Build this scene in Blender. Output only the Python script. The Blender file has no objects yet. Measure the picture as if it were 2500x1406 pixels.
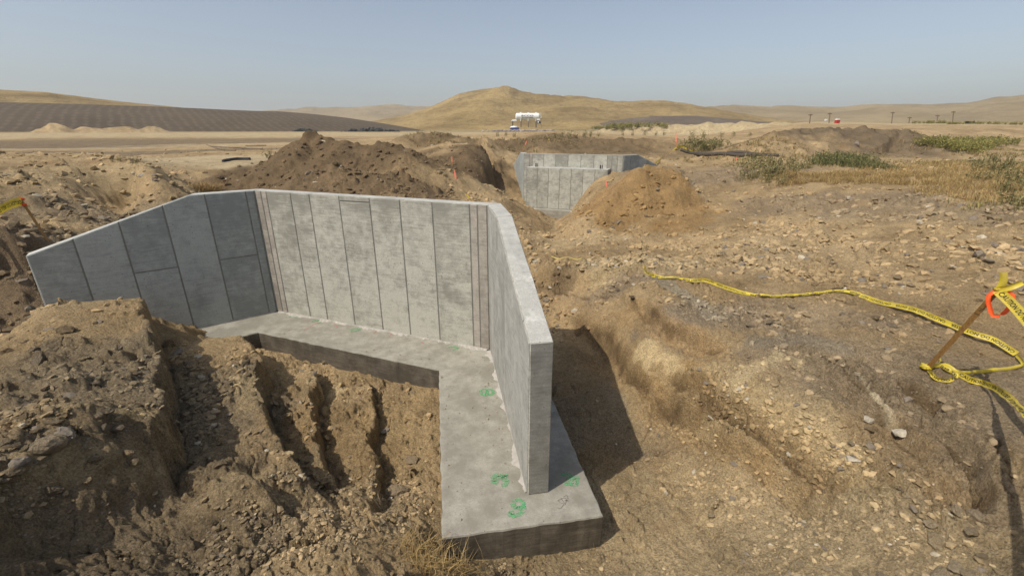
import bpy, bmesh, math, random
import numpy as np
from mathutils import Vector, Matrix

random.seed(7)
RNG = np.random.default_rng(11)
scene = bpy.context.scene
COL = scene.collection

# ------------------------------------------------------------------ camera
H = 3.47                       # eye height above the top of the footing (z = 0)
FPX, CX, CY = 1080.0, 1250.0, 703.0
TH = math.atan(0.3566)
cam_d = bpy.data.cameras.new("camera")
cam = bpy.data.objects.new("camera", cam_d)
COL.objects.link(cam)
cam.location = (0, 0, H)
cam.rotation_euler = (math.pi / 2 - TH, 0, 0)
cam_d.sensor_fit = 'HORIZONTAL'
cam_d.sensor_width = 36.0
cam_d.lens = 36.0 * FPX / 2500.0
cam_d.clip_start = 0.05
cam_d.clip_end = 9000
scene.camera = cam

# ------------------------------------------------------------------ sky, sun, exposure
SUN_AZ = math.radians(37.0)      # direction in which shadows fall
SUN_EL = math.radians(52.0)
TO_SUN = Vector((-math.cos(SUN_AZ) * math.cos(SUN_EL), -math.sin(SUN_AZ) * math.cos(SUN_EL), math.sin(SUN_EL)))
world = bpy.data.worlds.new("World")
scene.world = world
world.use_nodes = True
wn = world.node_tree
bg = wn.nodes["Background"]
sky = wn.nodes.new("ShaderNodeTexSky")
sky.sky_type = 'NISHITA'
sky.sun_disc = False
sky.sun_elevation = SUN_EL
sky.sun_rotation = math.atan2(TO_SUN.x, TO_SUN.y)
sky.altitude = 200
sky.air_density = 1.0
sky.dust_density = 2.6
sky.ozone_density = 1.4
hs = wn.nodes.new('ShaderNodeHueSaturation')
hs.inputs['Saturation'].default_value = 0.72
wn.links.new(sky.outputs[0], hs.inputs['Color'])
wn.links.new(hs.outputs[0], bg.inputs[0])
bg.inputs[1].default_value = 0.128
sun_d = bpy.data.lights.new("sun", 'SUN')
sun_d.energy = 3.7
sun_d.angle = math.radians(0.53)
sun_d.color = (1.0, 0.93, 0.82)
sun = bpy.data.objects.new("sun", sun_d)
COL.objects.link(sun)
sun.rotation_euler = TO_SUN.to_track_quat('Z', 'Y').to_euler()
sun.location = (0, 0, 60)
scene.view_settings.view_transform = 'Standard'
scene.view_settings.look = 'None'
scene.view_settings.gamma = 1
scene.view_settings.use_curve_mapping = False
scene.view_settings.exposure = 0.0
scene.render.engine = 'CYCLES'
scene.cycles.max_bounces = 6
scene.cycles.diffuse_bounces = 2
scene.cycles.transparent_max_bounces = 12
scene.cycles.volume_bounces = 1
scene.cycles.use_denoising = True
scene.cycles.denoising_input_passes = 'RGB_ALBEDO_NORMAL'
scene.cycles.denoising_prefilter = 'ACCURATE'
scene.render.filter_size = 1.15

# ------------------------------------------------------------------ picture <-> place
CT, ST = math.cos(TH), math.sin(TH)
CAM = np.array([0, 0, H])
def ray(px, py):
    u = (px - CX) / FPX; v = -(py - CY) / FPX
    return np.array([u, CT + v * ST, -ST + v * CT])
def at(px, py, t):
    return CAM + t * ray(px, py)
def onz(px, py, z):
    d = ray(px, py)
    return CAM + (z - H) / d[2] * d
def unit(v):
    v = np.asarray(v, float); return v / np.linalg.norm(v)

# ------------------------------------------------------------------ noise (numpy)
def _hash(i, j, seed):
    n = (i.astype(np.int64) * 374761393 + j.astype(np.int64) * 668265263 + seed * 974634211) & 0xffffffff
    n = ((n ^ (n >> 13)) * 1274126177) & 0xffffffff
    return (n ^ (n >> 16)) & 0xffffffff
_GA = np.arange(64) / 64 * 2 * np.pi
_GX, _GY = np.cos(_GA), np.sin(_GA)
def gnoise(x, y, seed=0):
    i = np.floor(x); j = np.floor(y); fx = x - i; fy = y - j
    u = fx * fx * fx * (fx * (fx * 6 - 15) + 10); v = fy * fy * fy * (fy * (fy * 6 - 15) + 10)
    def c(a, b):
        h = _hash(i + a, j + b, seed) & 63
        return _GX[h] * (fx - a) + _GY[h] * (fy - b)
    n0 = c(0, 0) * (1 - u) + c(1, 0) * u
    n1 = c(0, 1) * (1 - u) + c(1, 1) * u
    return (n0 * (1 - v) + n1 * v) * 1.5
def fbm(x, y, octv=4, seed=0, gain=0.5, lac=2.03):
    s = 0; a = 1.0
    for o in range(octv):
        s = s + a * gnoise(x + 17.3 * o, y - 9.1 * o, seed + o); a *= gain; x = x * lac; y = y * lac
    return s
def lumps(x, y, size, present, seed, flat=0.7):
    """height of half-buried angular clods, one per cell"""
    x = x / size; y = y / size
    i0 = np.floor(x); j0 = np.floor(y); best = np.zeros_like(x)
    for a in (-1, 0, 1):
        for b in (-1, 0, 1):
            i = i0 + a; j = j0 + b
            h = _hash(i, j, seed)
            jx = (h & 255) / 255.0; jy = ((h >> 8) & 255) / 255.0
            r = 0.25 + 0.45 * ((h >> 16) & 127) / 127.0
            on = ((h >> 23) & 255) / 255.0
            dx = x - i - jx; dy = y - j - jy
            an = (h & 1023) / 163.0
            ca, sa = np.cos(an), np.sin(an)
            ux = np.abs(dx * ca + dy * sa); uy = np.abs(-dx * sa + dy * ca) * 1.35
            d = 0.55 * np.hypot(ux, uy) + 0.45 * np.maximum(ux, uy) * 1.1
            hh = np.clip(1 - d / r, 0, 1)
            hh = np.minimum(hh * 1.9, 0.75 + 0.25 * hh) * r * (on < present)
            best = np.maximum(best, hh)
    return best * size * flat
def sstep(a, b, x):
    t = np.clip((x - a) / (b - a), 0, 1); return t * t * (3 - 2 * t)

# ------------------------------------------------------------------ concrete plan (needed by the ground)
A = onz(678, 760, 0)[:2]; B = onz(1198, 855, 0)[:2]
def dirv(deg): return np.array([math.cos(math.radians(deg)), math.sin(math.radians(deg))])
DB = unit(B - A)
DR = dirv(-80.6)                 # right wing runs towards the camera
DL = dirv(-142.3)                # left wing
LW = 3.16; WT = 0.214; HT = 2.42; HE = 1.70; KINK = 1.0
TOE, HEEL = 0.86, 0.45           # footing beyond the inner / outer face
def line_x(p, d, q, e):
    m = np.array([[d[0], -e[0]], [d[1], -e[1]]]); s = np.linalg.solve(m, q - p); return p + d * s[0]
def offset_chain(A, B, DL, DR, DB, off, LWx):
    """off > 0 towards the inside (camera) of the U"""
    nB = np.array([DB[1], -DB[0]]); nB = nB if nB @ (DL + DR) > 0 else -nB
    nL = np.array([-DL[1], DL[0]]); nL = nL if nL @ DB > 0 else -nL
    nR = np.array([-DR[1], DR[0]]); nR = nR if nR @ DB < 0 else -nR
    a = line_x(A + nL * off, DL, A + nB * off, DB)
    b = line_x(B + nR * off, DR, B + nB * off, DB)
    return A + nL * off + DL * LWx, a, b, B + nR * off + DR * LWx
FI = offset_chain(A, B, DL, DR, DB, TOE, LW + 0.36)
FO = offset_chain(A, B, DL, DR, DB, -(WT + HEEL), LW + 0.36)
FOOT_VIS = [FI[1] + DL * 0.75, FI[1], FI[2], FI[3], FO[3], FO[2], FO[1], FO[1] + DL * 0.9]
def inside(poly, x, y):
    c = np.zeros(x.shape, bool); n = len(poly)
    for k in range(n):
        (x0, y0), (x1, y1) = poly[k], poly[(k + 1) % n]
        cond = ((y0 > y) != (y1 > y)) & (x < (x1 - x0) * (y - y0) / (y1 - y0 + 1e-12) + x0)
        c ^= cond
    return c
def seg_dist(x, y, pts, closed=False):
    """distance to polyline, signed side (+ = right of travel), parameter 0..1, interpolated extra columns"""
    pts = [np.asarray(p, float) for p in pts]
    n = len(pts) - (0 if closed else 1)
    bd = np.full(x.shape, 1e9); side = np.zeros(x.shape); par = np.zeros(x.shape)
    ext = np.zeros(x.shape)
    L = [0]
    for k in range(n): L.append(L[-1] + np.linalg.norm(pts[(k + 1) % len(pts)][:2] - pts[k][:2]))
    for k in range(n):
        p = pts[k]; q = pts[(k + 1) % len(pts)]; e = q[:2] - p[:2]; l2 = e @ e + 1e-12
        t = np.clip(((x - p[0]) * e[0] + (y - p[1]) * e[1]) / l2, 0, 1)
        dx = x - p[0] - t * e[0]; dy = y - p[1] - t * e[1]; d = np.hypot(dx, dy)
        m = d < bd
        bd = np.where(m, d, bd)
        side = np.where(m, np.sign(e[0] * (y - p[1]) - e[1] * (x - p[0])) * -1, side)
        par = np.where(m, (L[k] + t * math.sqrt(l2)) / L[-1], par)
        if len(p) > 2: ext = np.where(m, p[2] + t * (q[2] - p[2]), ext)
    return bd, side, par, ext

# ------------------------------------------------------------------ ground shape
CTRL = [  # picture point, height: the broad lie of the land
 # pit in front of the wall
 (690,855,-.34),(860,915,-.34),(1040,945,-.36),(1000,1080,-.38),(1045,1250,-.42),(1040,1390,-.44),(1130,1400,-.42),
 (1300,1380,-.40),(1500,1330,-.40),(1650,1395,-.30),(1640,1220,-.33),
 # floor behind the right wing
 (1400,860,-.38),(1450,960,-.38),(1500,1140,-.37),(1560,1110,-.36),(1600,1200,-.35),
 # left bank
 (130,765,.92),(250,768,.84),(350,772,.64),(440,800,.62),(520,818,.36),(600,838,.12),
 (60,860,1.02),(200,870,.93),(320,880,.76),(100,960,1.04),(240,960,.88),(340,1000,.72),(30,1060,1.12),(200,1050,1.02),
 (20,1190,1.15),(150,1120,1.08),(300,1060,.82),(385,1050,.60),
 (480,940,.48),(560,900,.36),(520,1080,.42),(640,980,.10),(600,1120,.28),(560,1200,.40),
 (720,950,-.08),(720,1080,-.04),(700,1200,.10),(840,980,-.24),(850,1100,-.20),(840,1250,-.16),
 (930,1010,-.36),(960,1150,-.38),(930,1290,-.34),
 (100,1250,1.0),(250,1200,.86),(100,1390,.95),(300,1390,.78),(430,1280,.50),(500,1395,.48),(700,1395,.22),(650,1300,.18),(830,1395,-.10),(930,1400,-.34),
 # beyond the left wing
 (118,592,1.45),(20,600,1.55),(200,555,1.42),(330,500,1.30),(60,540,1.6),(30,470,2.05),(150,460,2.05),(300,440,2.0),(470,470,1.35),(560,465,1.3),
 (0,398,2.55),(120,393,2.55),(230,400,2.45),(330,414,2.35),(400,430,1.95),
 (520,440,1.6),(600,450,1.45),
 # behind the back wall
 (700,468,1.25),(900,476,1.25),(1060,480,1.25),(1180,480,.95),(1130,440,1.45),(1000,440,1.5),(1232,500,-.36),(1215,512,-.20),(1250,545,.05),
 # flat around the far wall
 (1300,532,-.34),(1380,523,-.30),(1262,505,-.36),(1340,556,-.24),(1300,580,-.08),(1420,585,.25),(1300,615,.15),(1380,625,.30),(1500,600,.40),(1700,590,.55),
 (1310,650,.20),(1480,650,.52),(1600,660,.72),(1800,620,.85),(2000,600,1.15),(2150,560,1.40),(2300,560,1.55),(2450,600,1.55),
 (1750,560,.75),(1850,520,1.05),(1950,480,1.45),
 # right side slope
 (1560,690,.70),(1700,710,.85),(1860,727,.95),(2060,718,1.10),(2250,700,1.25),(2420,720,1.35),(2490,800,1.20),
 (1450,720,.25),(1380,720,.05),(1360,770,-.30),
 (1600,800,.55),(1750,790,.75),(1900,800,.88),(2060,810,.98),(2258,906,1.0),(2400,920,1.02),(2480,900,1.06),
 (1500,800,.18),(1560,880,.20),(1480,860,-.20),(1640,880,.35),(1700,905,.42),(1800,880,.66),(1850,860,.80),(1950,870,.86),
 (1640,1000,.0),(1580,1000,-.14),(1520,960,-.22),(1740,1080,.05),(1700,1140,-.18),(1860,1160,.06),(1980,1190,.12),(1800,1230,-.10),
 (1900,960,.62),(1850,1010,.46),(2000,1040,.62),(2080,1100,.58),(2150,1000,.82),(2250,1040,.86),(2350,1060,.92),(2450,1050,.98),
 (2100,1200,.42),(2200,1150,.66),(2300,1200,.70),(2420,1200,.84),(1950,1300,.08),(2100,1330,.26),(2250,1350,.44),(2450,1380,.66),(1850,1390,-.12),
 # middle distance, right
 (1450,440,1.35),(1600,400,1.75),(1750,400,1.80),(1850,440,1.65),(2000,430,1.85),(2150,430,1.95),(2300,430,2.0),(2450,470,1.9),
 (1830,395,1.95),(1980,400,2.0),(2200,385,2.1),(2350,380,2.15),(2480,380,2.15),(1700,372,2.05),(1550,372,2.15),(1300,374,2.15),
 (1200,400,1.9),(1180,372,2.1),(2350,350,2.45),(2480,345,2.5),(2400,325,2.75),
 # middle distance, left
 (450,400,2.05),(600,400,2.0),(300,385,2.1),(100,375,2.2),(550,370,2.2),(640,360,2.15),(300,355,2.25),(50,350,2.35),(500,345,2.3),
 (100,335,2.6),(400,335,2.55),(650,335,2.45),(950,335,2.45),
]
W_CTRL = []  # x, y, z
for k, (s, z) in enumerate(((.4, -.34), (1.5, .10), (2.2, .34), (2.9, .34))):
    p = A + DL * s + np.array([.62, -.78]) * .12; W_CTRL.append((p[0], p[1], z))
NO = np.array([-.61, .79])
for s in (0.2, 1.2, 2.2, 3.2):
    p = A + DL * s + NO * .9; W_CTRL.append((p[0], p[1], -.1 if s < 2 else .25))
for s in (0.5, 2.0, 3.5, 4.6):
    p = A + DB * s + np.array([.36, .93]) * 1.0; W_CTRL.append((p[0], p[1], -.2))
E_ = A + DL * 3.15
W_CTRL += [(E_[0] - .55, E_[1] - .1, .28), (E_[0] - 1.2, E_[1] + .1, .45), (E_[0] - 2.2, E_[1] + .2, 1.3)]
for az, z in ((100, 1.85), (150, 1.85), (200, 1.8), (250, 1.85), (300, 1.8), (350, 1.8), (45, 1.2), (90, .6)):
    a = math.radians(90 - az); W_CTRL.append((1.4 * math.cos(a), 1.4 * math.sin(a) - .6, z))
for az in range(70, 300, 25):
    a = math.radians(90 - az)
    for r, z in ((4, 1.75), (12, 1.8), (60, 2.3)):
        W_CTRL.append((r * math.cos(a), r * math.sin(a), z))
W_CTRL += [(-2.0, .6, 1.5), (2.4, .9, 1.25), (-4, 1.2, 1.5), (4.6, 1.2, 1.1), (0, 1.6, .35), (-1.2, 1.6, .75), (1.4, 1.7, .25)]
for azd in range(0, 360, 12):
    a = math.radians(90 - azd)
    for r, z in ((110, 2.72), (175, 3.05), (420, 3.2), (900, 3.2)):
        if 30 < azd < 64 and r < 200: continue
        W_CTRL.append((r * math.cos(a), r * math.sin(a), z))
for px in (1960, 2080, 2200, 2320, 2440, 2600, 2800):      # the ground climbs to the posts on the far right
    W_CTRL += [tuple(at(px, 304, 62)), tuple(at(px, 302, 80)), tuple(at(px, 300, 130))]
    W_CTRL.append(tuple(at(px, 322, 44)))
W_CTRL += [tuple(at(1840, 316, 62)), tuple(at(1840, 317, 100)), tuple(at(1840, 318, 160))]
pts = [tuple(onz(px, py, z)) for px, py, z in CTRL] + W_CTRL
PT = np.array(pts)
def warp(x, y):
    r = np.hypot(x, y) + 1e-9; rho = np.log1p(r / 1.5) * 3.0
    return x / r * rho, y / r * rho
def tps(d2): return 0.5 * d2 * np.log(d2 + 1e-12)
wx, wy = warp(PT[:, 0], PT[:, 1])
n_ = len(PT)
K = tps((wx[:, None] - wx) ** 2 + (wy[:, None] - wy) ** 2) + np.eye(n_) * 0.004
Pm = np.c_[np.ones(n_), wx, wy]
M_ = np.block([[K, Pm], [Pm.T, np.zeros((3, 3))]])
SOL = np.linalg.solve(M_, np.r_[PT[:, 2], 0, 0, 0])
def base_z(x, y):
    x = np.asarray(x, float); y = np.asarray(y, float); sh = x.shape
    X, Y = warp(x.ravel(), y.ravel()); out = np.empty(X.shape)
    for a in range(0, len(X), 20000):
        d2 = (X[a:a + 20000, None] - wx) ** 2 + (Y[a:a + 20000, None] - wy) ** 2
        out[a:a + 20000] = tps(d2) @ SOL[:n_] + SOL[n_] + SOL[n_ + 1] * X[a:a + 20000] + SOL[n_ + 2] * Y[a:a + 20000]
    return out.reshape(sh)

# spoil heaps: ridge (picture point, distance), slope, roundness
MOUNDS = [
 ([(735,340,18.6),(765,323,19),(800,338,18.7),(860,350,18)], .62, .10),
 ([(860,352,17.6),(930,346,17.6),(985,368,17)], .50, .35),
 ([(770,420,14.6),(850,415,14.6),(960,430,14.4)], .42, .3),
 ([(980,338,26),(1040,322,27),(1110,330,27),(1180,345,26)], .50, .4),
 ([(1190,345,29),(1300,339,31),(1420,343,31),(1560,338,31),(1680,342,31)], .48, .4),
 ([(1560,414,16.0),(1600,406,16.2),(1635,409,16.2)], .74, .12),
 ([(1470,500,15.2),(1515,455,15.6),(1550,422,16)], .66, .12),
 ([(1850,345,25),(1900,325,27),(1960,313,28),(2050,317,28),(2130,316,28),(2190,314,28),(2240,328,27),(2290,358,25)], .36, .35),
 ([(1900,455,17),(1960,447,16.5),(2080,452,16),(2200,452,15.5),(2330,470,14.5),(2420,510,13)], .35, .5),
 ([(450,1228,3.62),(520,1205,3.70),(600,1205,3.72)], .75, .10),
 ([(560,1375,3.18),(660,1350,3.24),(760,1362,3.22)], .6, .14),
 # pale heaps along the far road
 ([(1690,305,105),(1730,299,105)], .5, 1.0), ([(1762,297,105),(1790,300,105)], .5, 1.0), ([(1815,296,100),(1850,298,98)], .55, .8),
 ([(1500,306,120),(1620,303,115),(1700,306,108)], .4, 1.2), ([(1870,300,90),(1910,298,90),(1940,302,88)], .5, .8),
 ([(110,305,95),(125,296,95),(140,303,95)], .55, .4), ([(200,310,100),(222,305,100)], .5, .5), ([(265,309,105),(290,304,105),(310,309,105)], .5, .5),
 ([(350,311,110),(372,307,110)], .5, .4),
 ([(1440,314,160),(1470,309,160)], .5, .6),
]
MND = []
for ridge, k, rd in MOUNDS:
    MND.append(([at(*p) for p in ridge], k, rd))
# sharp banks: high side on the left of travel
SCARPS = [  # (points px,py,z), drop, reach high side, reach low side, face width, crack at the foot
 ([(340,742,.85),(362,772,.9),(385,850,.9),(400,930,.88),(407,1000,.84),(412,1075,.74),(404,1140,.64),(440,1215,.5)], .66, .9, .60, .07, .05),
 ([(575,805,.2),(600,838,.2),(640,885,.26),(648,950,.28),(668,1040,.22),(692,1130,.20),(760,1205,.12),(840,1270,.0)], .50, .5, .45, .07, .05),
 ([(735,860,-.1),(755,890,-.08),(770,935,-.04),(765,1000,-.04),(772,1060,-.06),(800,1140,-.06),(850,1215,-.1)], .38, .45, .40, .06, .04),
 ([(890,905,-.25),(908,940,-.22),(918,1000,-.2),(908,1080,-.2),(925,1140,-.22),(920,1220,-.22),(905,1330,-.25)], .27, .35, .3, .05, .03),
 ([(-260,1420,1.05),(-100,1365,1.06),(20,1290,1.04),(150,1205,.98),(300,1115,.88),(400,1062,.78)], .34, .8, 1.0, .5, 0),
 ([(560,1170,.4),(620,1210,.3),(690,1290,.2),(760,1390,.1)], .20, .35, .4, .10, .03),
 # right side trench lips (travel so that the high side is on the left)
 ([(2090,1262,.28),(2018,1196,.32),(1988,1164,.36),(1882,1074,.42),(1760,996,.40),(1672,931,.40),(1640,896,.4)], .30, .30, .25, .07, .10),
 ([(1800,1075,.1),(1700,1012,.1),(1610,950,.1),(1540,890,.1),(1488,812,.1),(1402,760,.0),(1370,735,.0)], .14, .35, .30, .08, .06),
 ([(1790,862,.62),(1692,828,.58),(1624,803,.55),(1583,773,.52),(1530,738,.5),(1500,715,.5)], .18, .30, .3, .08, .06),
 ([(1500,668,.55),(1420,672,.40),(1360,664,.32),(1300,652,.25)], .42, .6, .5, .15, .05),
 ([(2330,1040,.93),(2275,978,.96),(2240,955,.96),(2200,945,.96)], .16, .25, .2, .04, .12),
 ([(2440,1250,.82),(2395,1130,.86),(2350,1085,.88),(2300,1050,.90),(2240,1000,.92)], .20, .3, .3, .06, .07),
 ([(2330,1150,.74),(2260,1110,.74),(2190,1040,.78),(2120,980,.84),(2050,930,.86),(2000,895,.86)], .18, .3, .3, .06, .06),
 ([(2250,1200,.7),(2180,1140,.7),(2120,1090,.7)], .12, .2, .2, .04, .05),
 # cut behind the left wing and the gap by the far wall
 ([(-160,640,1.5),(0,612,1.5),(70,610,1.45),(125,600,1.4)], .5, .5, .9, .18, 0),
 ([(1165,385,1.9),(1210,398,1.8),(1250,396,1.8)], .6, .6, 1.2, .4, 0),
 ([(1600,470,1.3),(1700,452,1.5),(1790,440,1.6),(1850,400,1.8)], .25, .6, .8, .6, 0),
 ([(1850,455,1.6),(1930,452,1.5),(2000,470,1.4)], .25, .4, .5, .15, .1),
]
# scooped channels: (points), half width, depth
CHAN = [([(1380,750,.05),(1460,815,.05),(1540,895,.08),(1640,975,.06),(1760,1060,.04),(1880,1128,.04),(2010,1205,.1)], .20, .17),
        ([(1535,772,.40),(1640,842,.50),(1770,868,.62)], .20, .07),
        ]
# beds that break in flakes alongside these lines: (points), half width, spacing, height
BEDS = [([(2080,1240,.3),(1985,1150,.36),(1880,1058,.42),(1760,980,.40),(1660,905,.40)], .26, .085, .045),
        ([(2000,885,.88),(2120,930,.90),(2230,990,.92),(2340,1090,.90),(2420,1230,.82)], .36, .12, .055),
        ([(2250,1200,.7),(2160,1120,.7),(2090,1060,.65)], .22, .10, .035),
        ([(1700,700,.75),(1800,770,.8),(1900,800,.85)], .4, .14, .05),
        ([(1500,668,.55),(1420,672,.40),(1330,656,.3)], .4, .13, .06)]
BDS = [([onz(*q) for q in p], *r) for p, *r in BEDS]
CHN = [([onz(*q) for q in p], w, d) for p, w, d in CHAN]
SCP = []
for k_, (p, *rest) in enumerate(SCARPS):
    if k_ in (0, 1, 2, 3, 5, 6, 7, 8, 9, 10, 11, 12, 13): p = p[::-1]     # high side on the left of travel
    if len(rest) < 5: rest = list(rest) + [0.0]
    SCP.append(([onz(*q) for q in p], *rest))

def broad(x, y):
    z = base_z(x, y)
    for ridge, k, rd in MND:
        c = np.mean(ridge, 0); zmax = max(p[2] for p in ridge)
        reach = (zmax + 1.5) / k + np.linalg.norm(ridge[0][:2] - ridge[-1][:2])
        m = np.hypot(x - c[0], y - c[1]) < reach
        if not m.any(): continue
        xs, ys = x[m], y[m]
        sc = max(.6, rd * 2)
        d, _, _, e = seg_dist(xs + .35 * sc * gnoise(xs / (1.6 * sc), ys / (1.6 * sc), 5), ys + .35 * sc * gnoise(xs / (1.6 * sc), ys / (1.6 * sc), 6), ridge)
        h = e - k * (np.sqrt(d * d + rd * rd) - rd) + .10 * sc * fbm(xs / sc, ys / sc, 3, 31)
        zz = z[m]; w = .12 * sc
        z[m] = np.where(h > zz, h, zz) + w * np.exp(-np.abs(h - zz) / w) * .5
    return z
def scarps(x, y, z):
    for p, hw, dep in CHN:
        c = np.mean(p, 0); m = np.hypot(x - c[0], y - c[1]) < 3.2
        xs, ys = x[m], y[m]; d, _, par, _ = seg_dist(xs + .05 * gnoise(xs / .5, ys / .5, 41), ys + .05 * gnoise(xs / .5, ys / .5, 42), p)
        z[m] += (-dep * np.exp(-(d / hw) ** 2) + .28 * dep * np.exp(-((d - 2.1 * hw) / hw) ** 2)) * sstep(0, .1, par) * sstep(0, .1, 1 - par)
    for pts_, drop, rh, rl, fw, crack in SCP:
        c = np.mean(pts_, 0); ext = max(np.linalg.norm(p[:2] - c[:2]) for p in pts_) + 4 * max(rh, rl)
        m = np.hypot(x - c[0], y - c[1]) < ext
        if not m.any(): continue
        xs, ys = x[m], y[m]
        wob = min(fw * .6 + .035, .2)
        jx = wob * fbm(xs / .7, ys / .7, 2, 77); jy = wob * fbm(xs / .7, ys / .7, 2, 78)
        d, s, par, _ = seg_dist(xs + jx, ys + jy, pts_)
        sd = d * s           # + = low side
        tap = sstep(0, .14, par) * sstep(0, .14, 1 - par)
        hi = .5 * drop * np.exp(-np.clip(-sd, 0, None) / rh)
        lo = -.5 * drop * np.exp(-np.clip(sd, 0, None) / rl)
        w = sstep(-fw * .5, fw * .5, sd)
        z[m] += (hi * (1 - w) + lo * w) * tap - crack * np.exp(-((sd - fw * .4) / .05) ** 2) * tap * np.clip(.55 + gnoise(xs / .5, ys / .5, 79), 0, 1)
    return z

# soil tints: (px,py,z or None, along, across, angle, colour, strength)
TAN = (.30, .225, .135); DARK = (.118, .085, .055); ORANGE = (.32, .200, .090); PALE = (.46, .38, .25); GREY = (.235, .195, .145)
# rough[]: how lumpy; values painted by the same ellipses
PATCH = [  # px, py, z, half-length px-wise (m), half-width (m), colour, weight, rough
 (1585,490,1.2,2.5,2.4,(.225,.150,.075),1.0,.4),(1460,535,.4,1.2,.9,(.24,.160,.085),.9,.35),
 (1690,770,.8,1.4,.55,(.20,.165,.128),.85,1.1),(1500,690,.6,1.0,.5,(.20,.16,.12),.8,1.1),(1380,670,.3,1.2,.45,DARK,.8,1.3),
 (1900,770,.9,1.6,.6,(.22,.175,.128),.6,1.0),(2300,950,1.0,2.2,1.2,(.235,.19,.14),.7,.6),
 (1560,650,.6,1.6,1.0,(.31,.25,.165),.7,1.0),(1900,620,1.0,2.2,1.6,(.30,.235,.155),.6,1.0),(1420,590,.25,1.6,.8,(.33,.26,.17),.7,.3),
 (1400,1000,-.38,1.6,.9,(.20,.165,.12),.7,.45),(1500,1330,-.35,1.5,1.0,(.31,.245,.16),.8,.12),(1100,1400,-.42,1.0,.5,(.23,.18,.12),.6,.3),
 (200,940,1.0,1.6,1.2,(.19,.153,.108),.85,.85),(500,1000,.4,1.4,1.2,(.185,.150,.106),.85,.72),(300,1330,.7,1.8,1.3,(.165,.132,.093),.85,.75),(330,1040,.9,.5,.13,(.30,.235,.15),.8,.12),(150,1150,1.05,.6,.13,(.30,.235,.15),.8,.12),(230,775,.97,1.0,.25,(.30,.235,.15),.7,.2),(600,960,.28,.16,.45,(.30,.235,.15),.7,.4),(620,1230,.3,.5,.3,(.27,.21,.135),.7,.5),
 (850,1050,-.2,1.0,.9,(.25,.178,.100),.75,.60),(980,1050,-.38,.6,1.0,(.25,.185,.108),.7,.6),(800,920,-.1,.3,.16,PALE,.5,.4),
 (760,410,2.0,4.2,3.4,(.110,.079,.050),.95,.8),(950,400,2.0,5.0,3.6,(.108,.078,.050),.95,.85),(1060,360,2.4,5.5,5,(.125,.092,.058),.9,.95),(660,430,1.8,2.2,1.6,(.22,.17,.11),.6,.7),
 (560,440,1.7,2.0,1.0,(.14,.10,.07),.7,1.0),(420,445,1.7,1.2,1.0,(.13,.10,.072),.8,1.0),
 (60,690,.9,2,1.6,(.145,.11,.08),.8,1.2),(150,530,1.5,2.4,1.2,(.185,.148,.105),.8,1.1),(200,440,2.1,4,1.6,(.30,.235,.15),.7,1.1),(230,590,1.3,1.4,.8,(.27,.22,.16),.6,1.1),
 (1130,450,1.4,1.6,1.4,(.32,.25,.16),.8,.4),(1250,390,1.8,3,1.0,(.30,.23,.15),.5,.6),(1210,430,1.2,1.6,1.6,DARK,.85,1.1),(1240,500,.1,.8,.8,(.16,.12,.085),.6,1),
 (1050,360,2.4,6,3,(.20,.155,.10),.7,.9),(1400,355,2.5,14,5,(.122,.090,.057),.95,.9),(1700,420,1.7,5,3,(.185,.145,.105),.8,.9),
 (2060,365,2.3,6.5,6,(.118,.092,.066),.95,1.1),(1720,309,3.0,34,16,(.215,.18,.135),.85,.5),(1900,335,2.7,3,1.6,(.33,.25,.15),.6,.6),
 (2000,490,1.5,3,1.6,(.19,.15,.11),.7,1.0),(2300,520,1.6,3,1.6,(.21,.17,.125),.6,.8),
 (1800,1310,-.1,2.0,1.1,(.33,.262,.172),.7,.28),(2200,1260,.6,1.3,.9,(.30,.24,.16),.6,.55),
 # bands on the left flat
 (480,395,2.05,7,3.2,(.36,.30,.21),.8,.12),(120,378,2.15,14,4.0,(.15,.118,.085),.85,.2),(60,350,2.4,26,12,(.135,.106,.078),.85,.3),(430,342,2.4,26,10,(.16,.125,.085),.8,.4),
 (150,362,2.25,9,1.6,(.38,.32,.23),.5,.1),(620,350,2.3,12,4,(.33,.27,.185),.6,.3),
]
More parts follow.
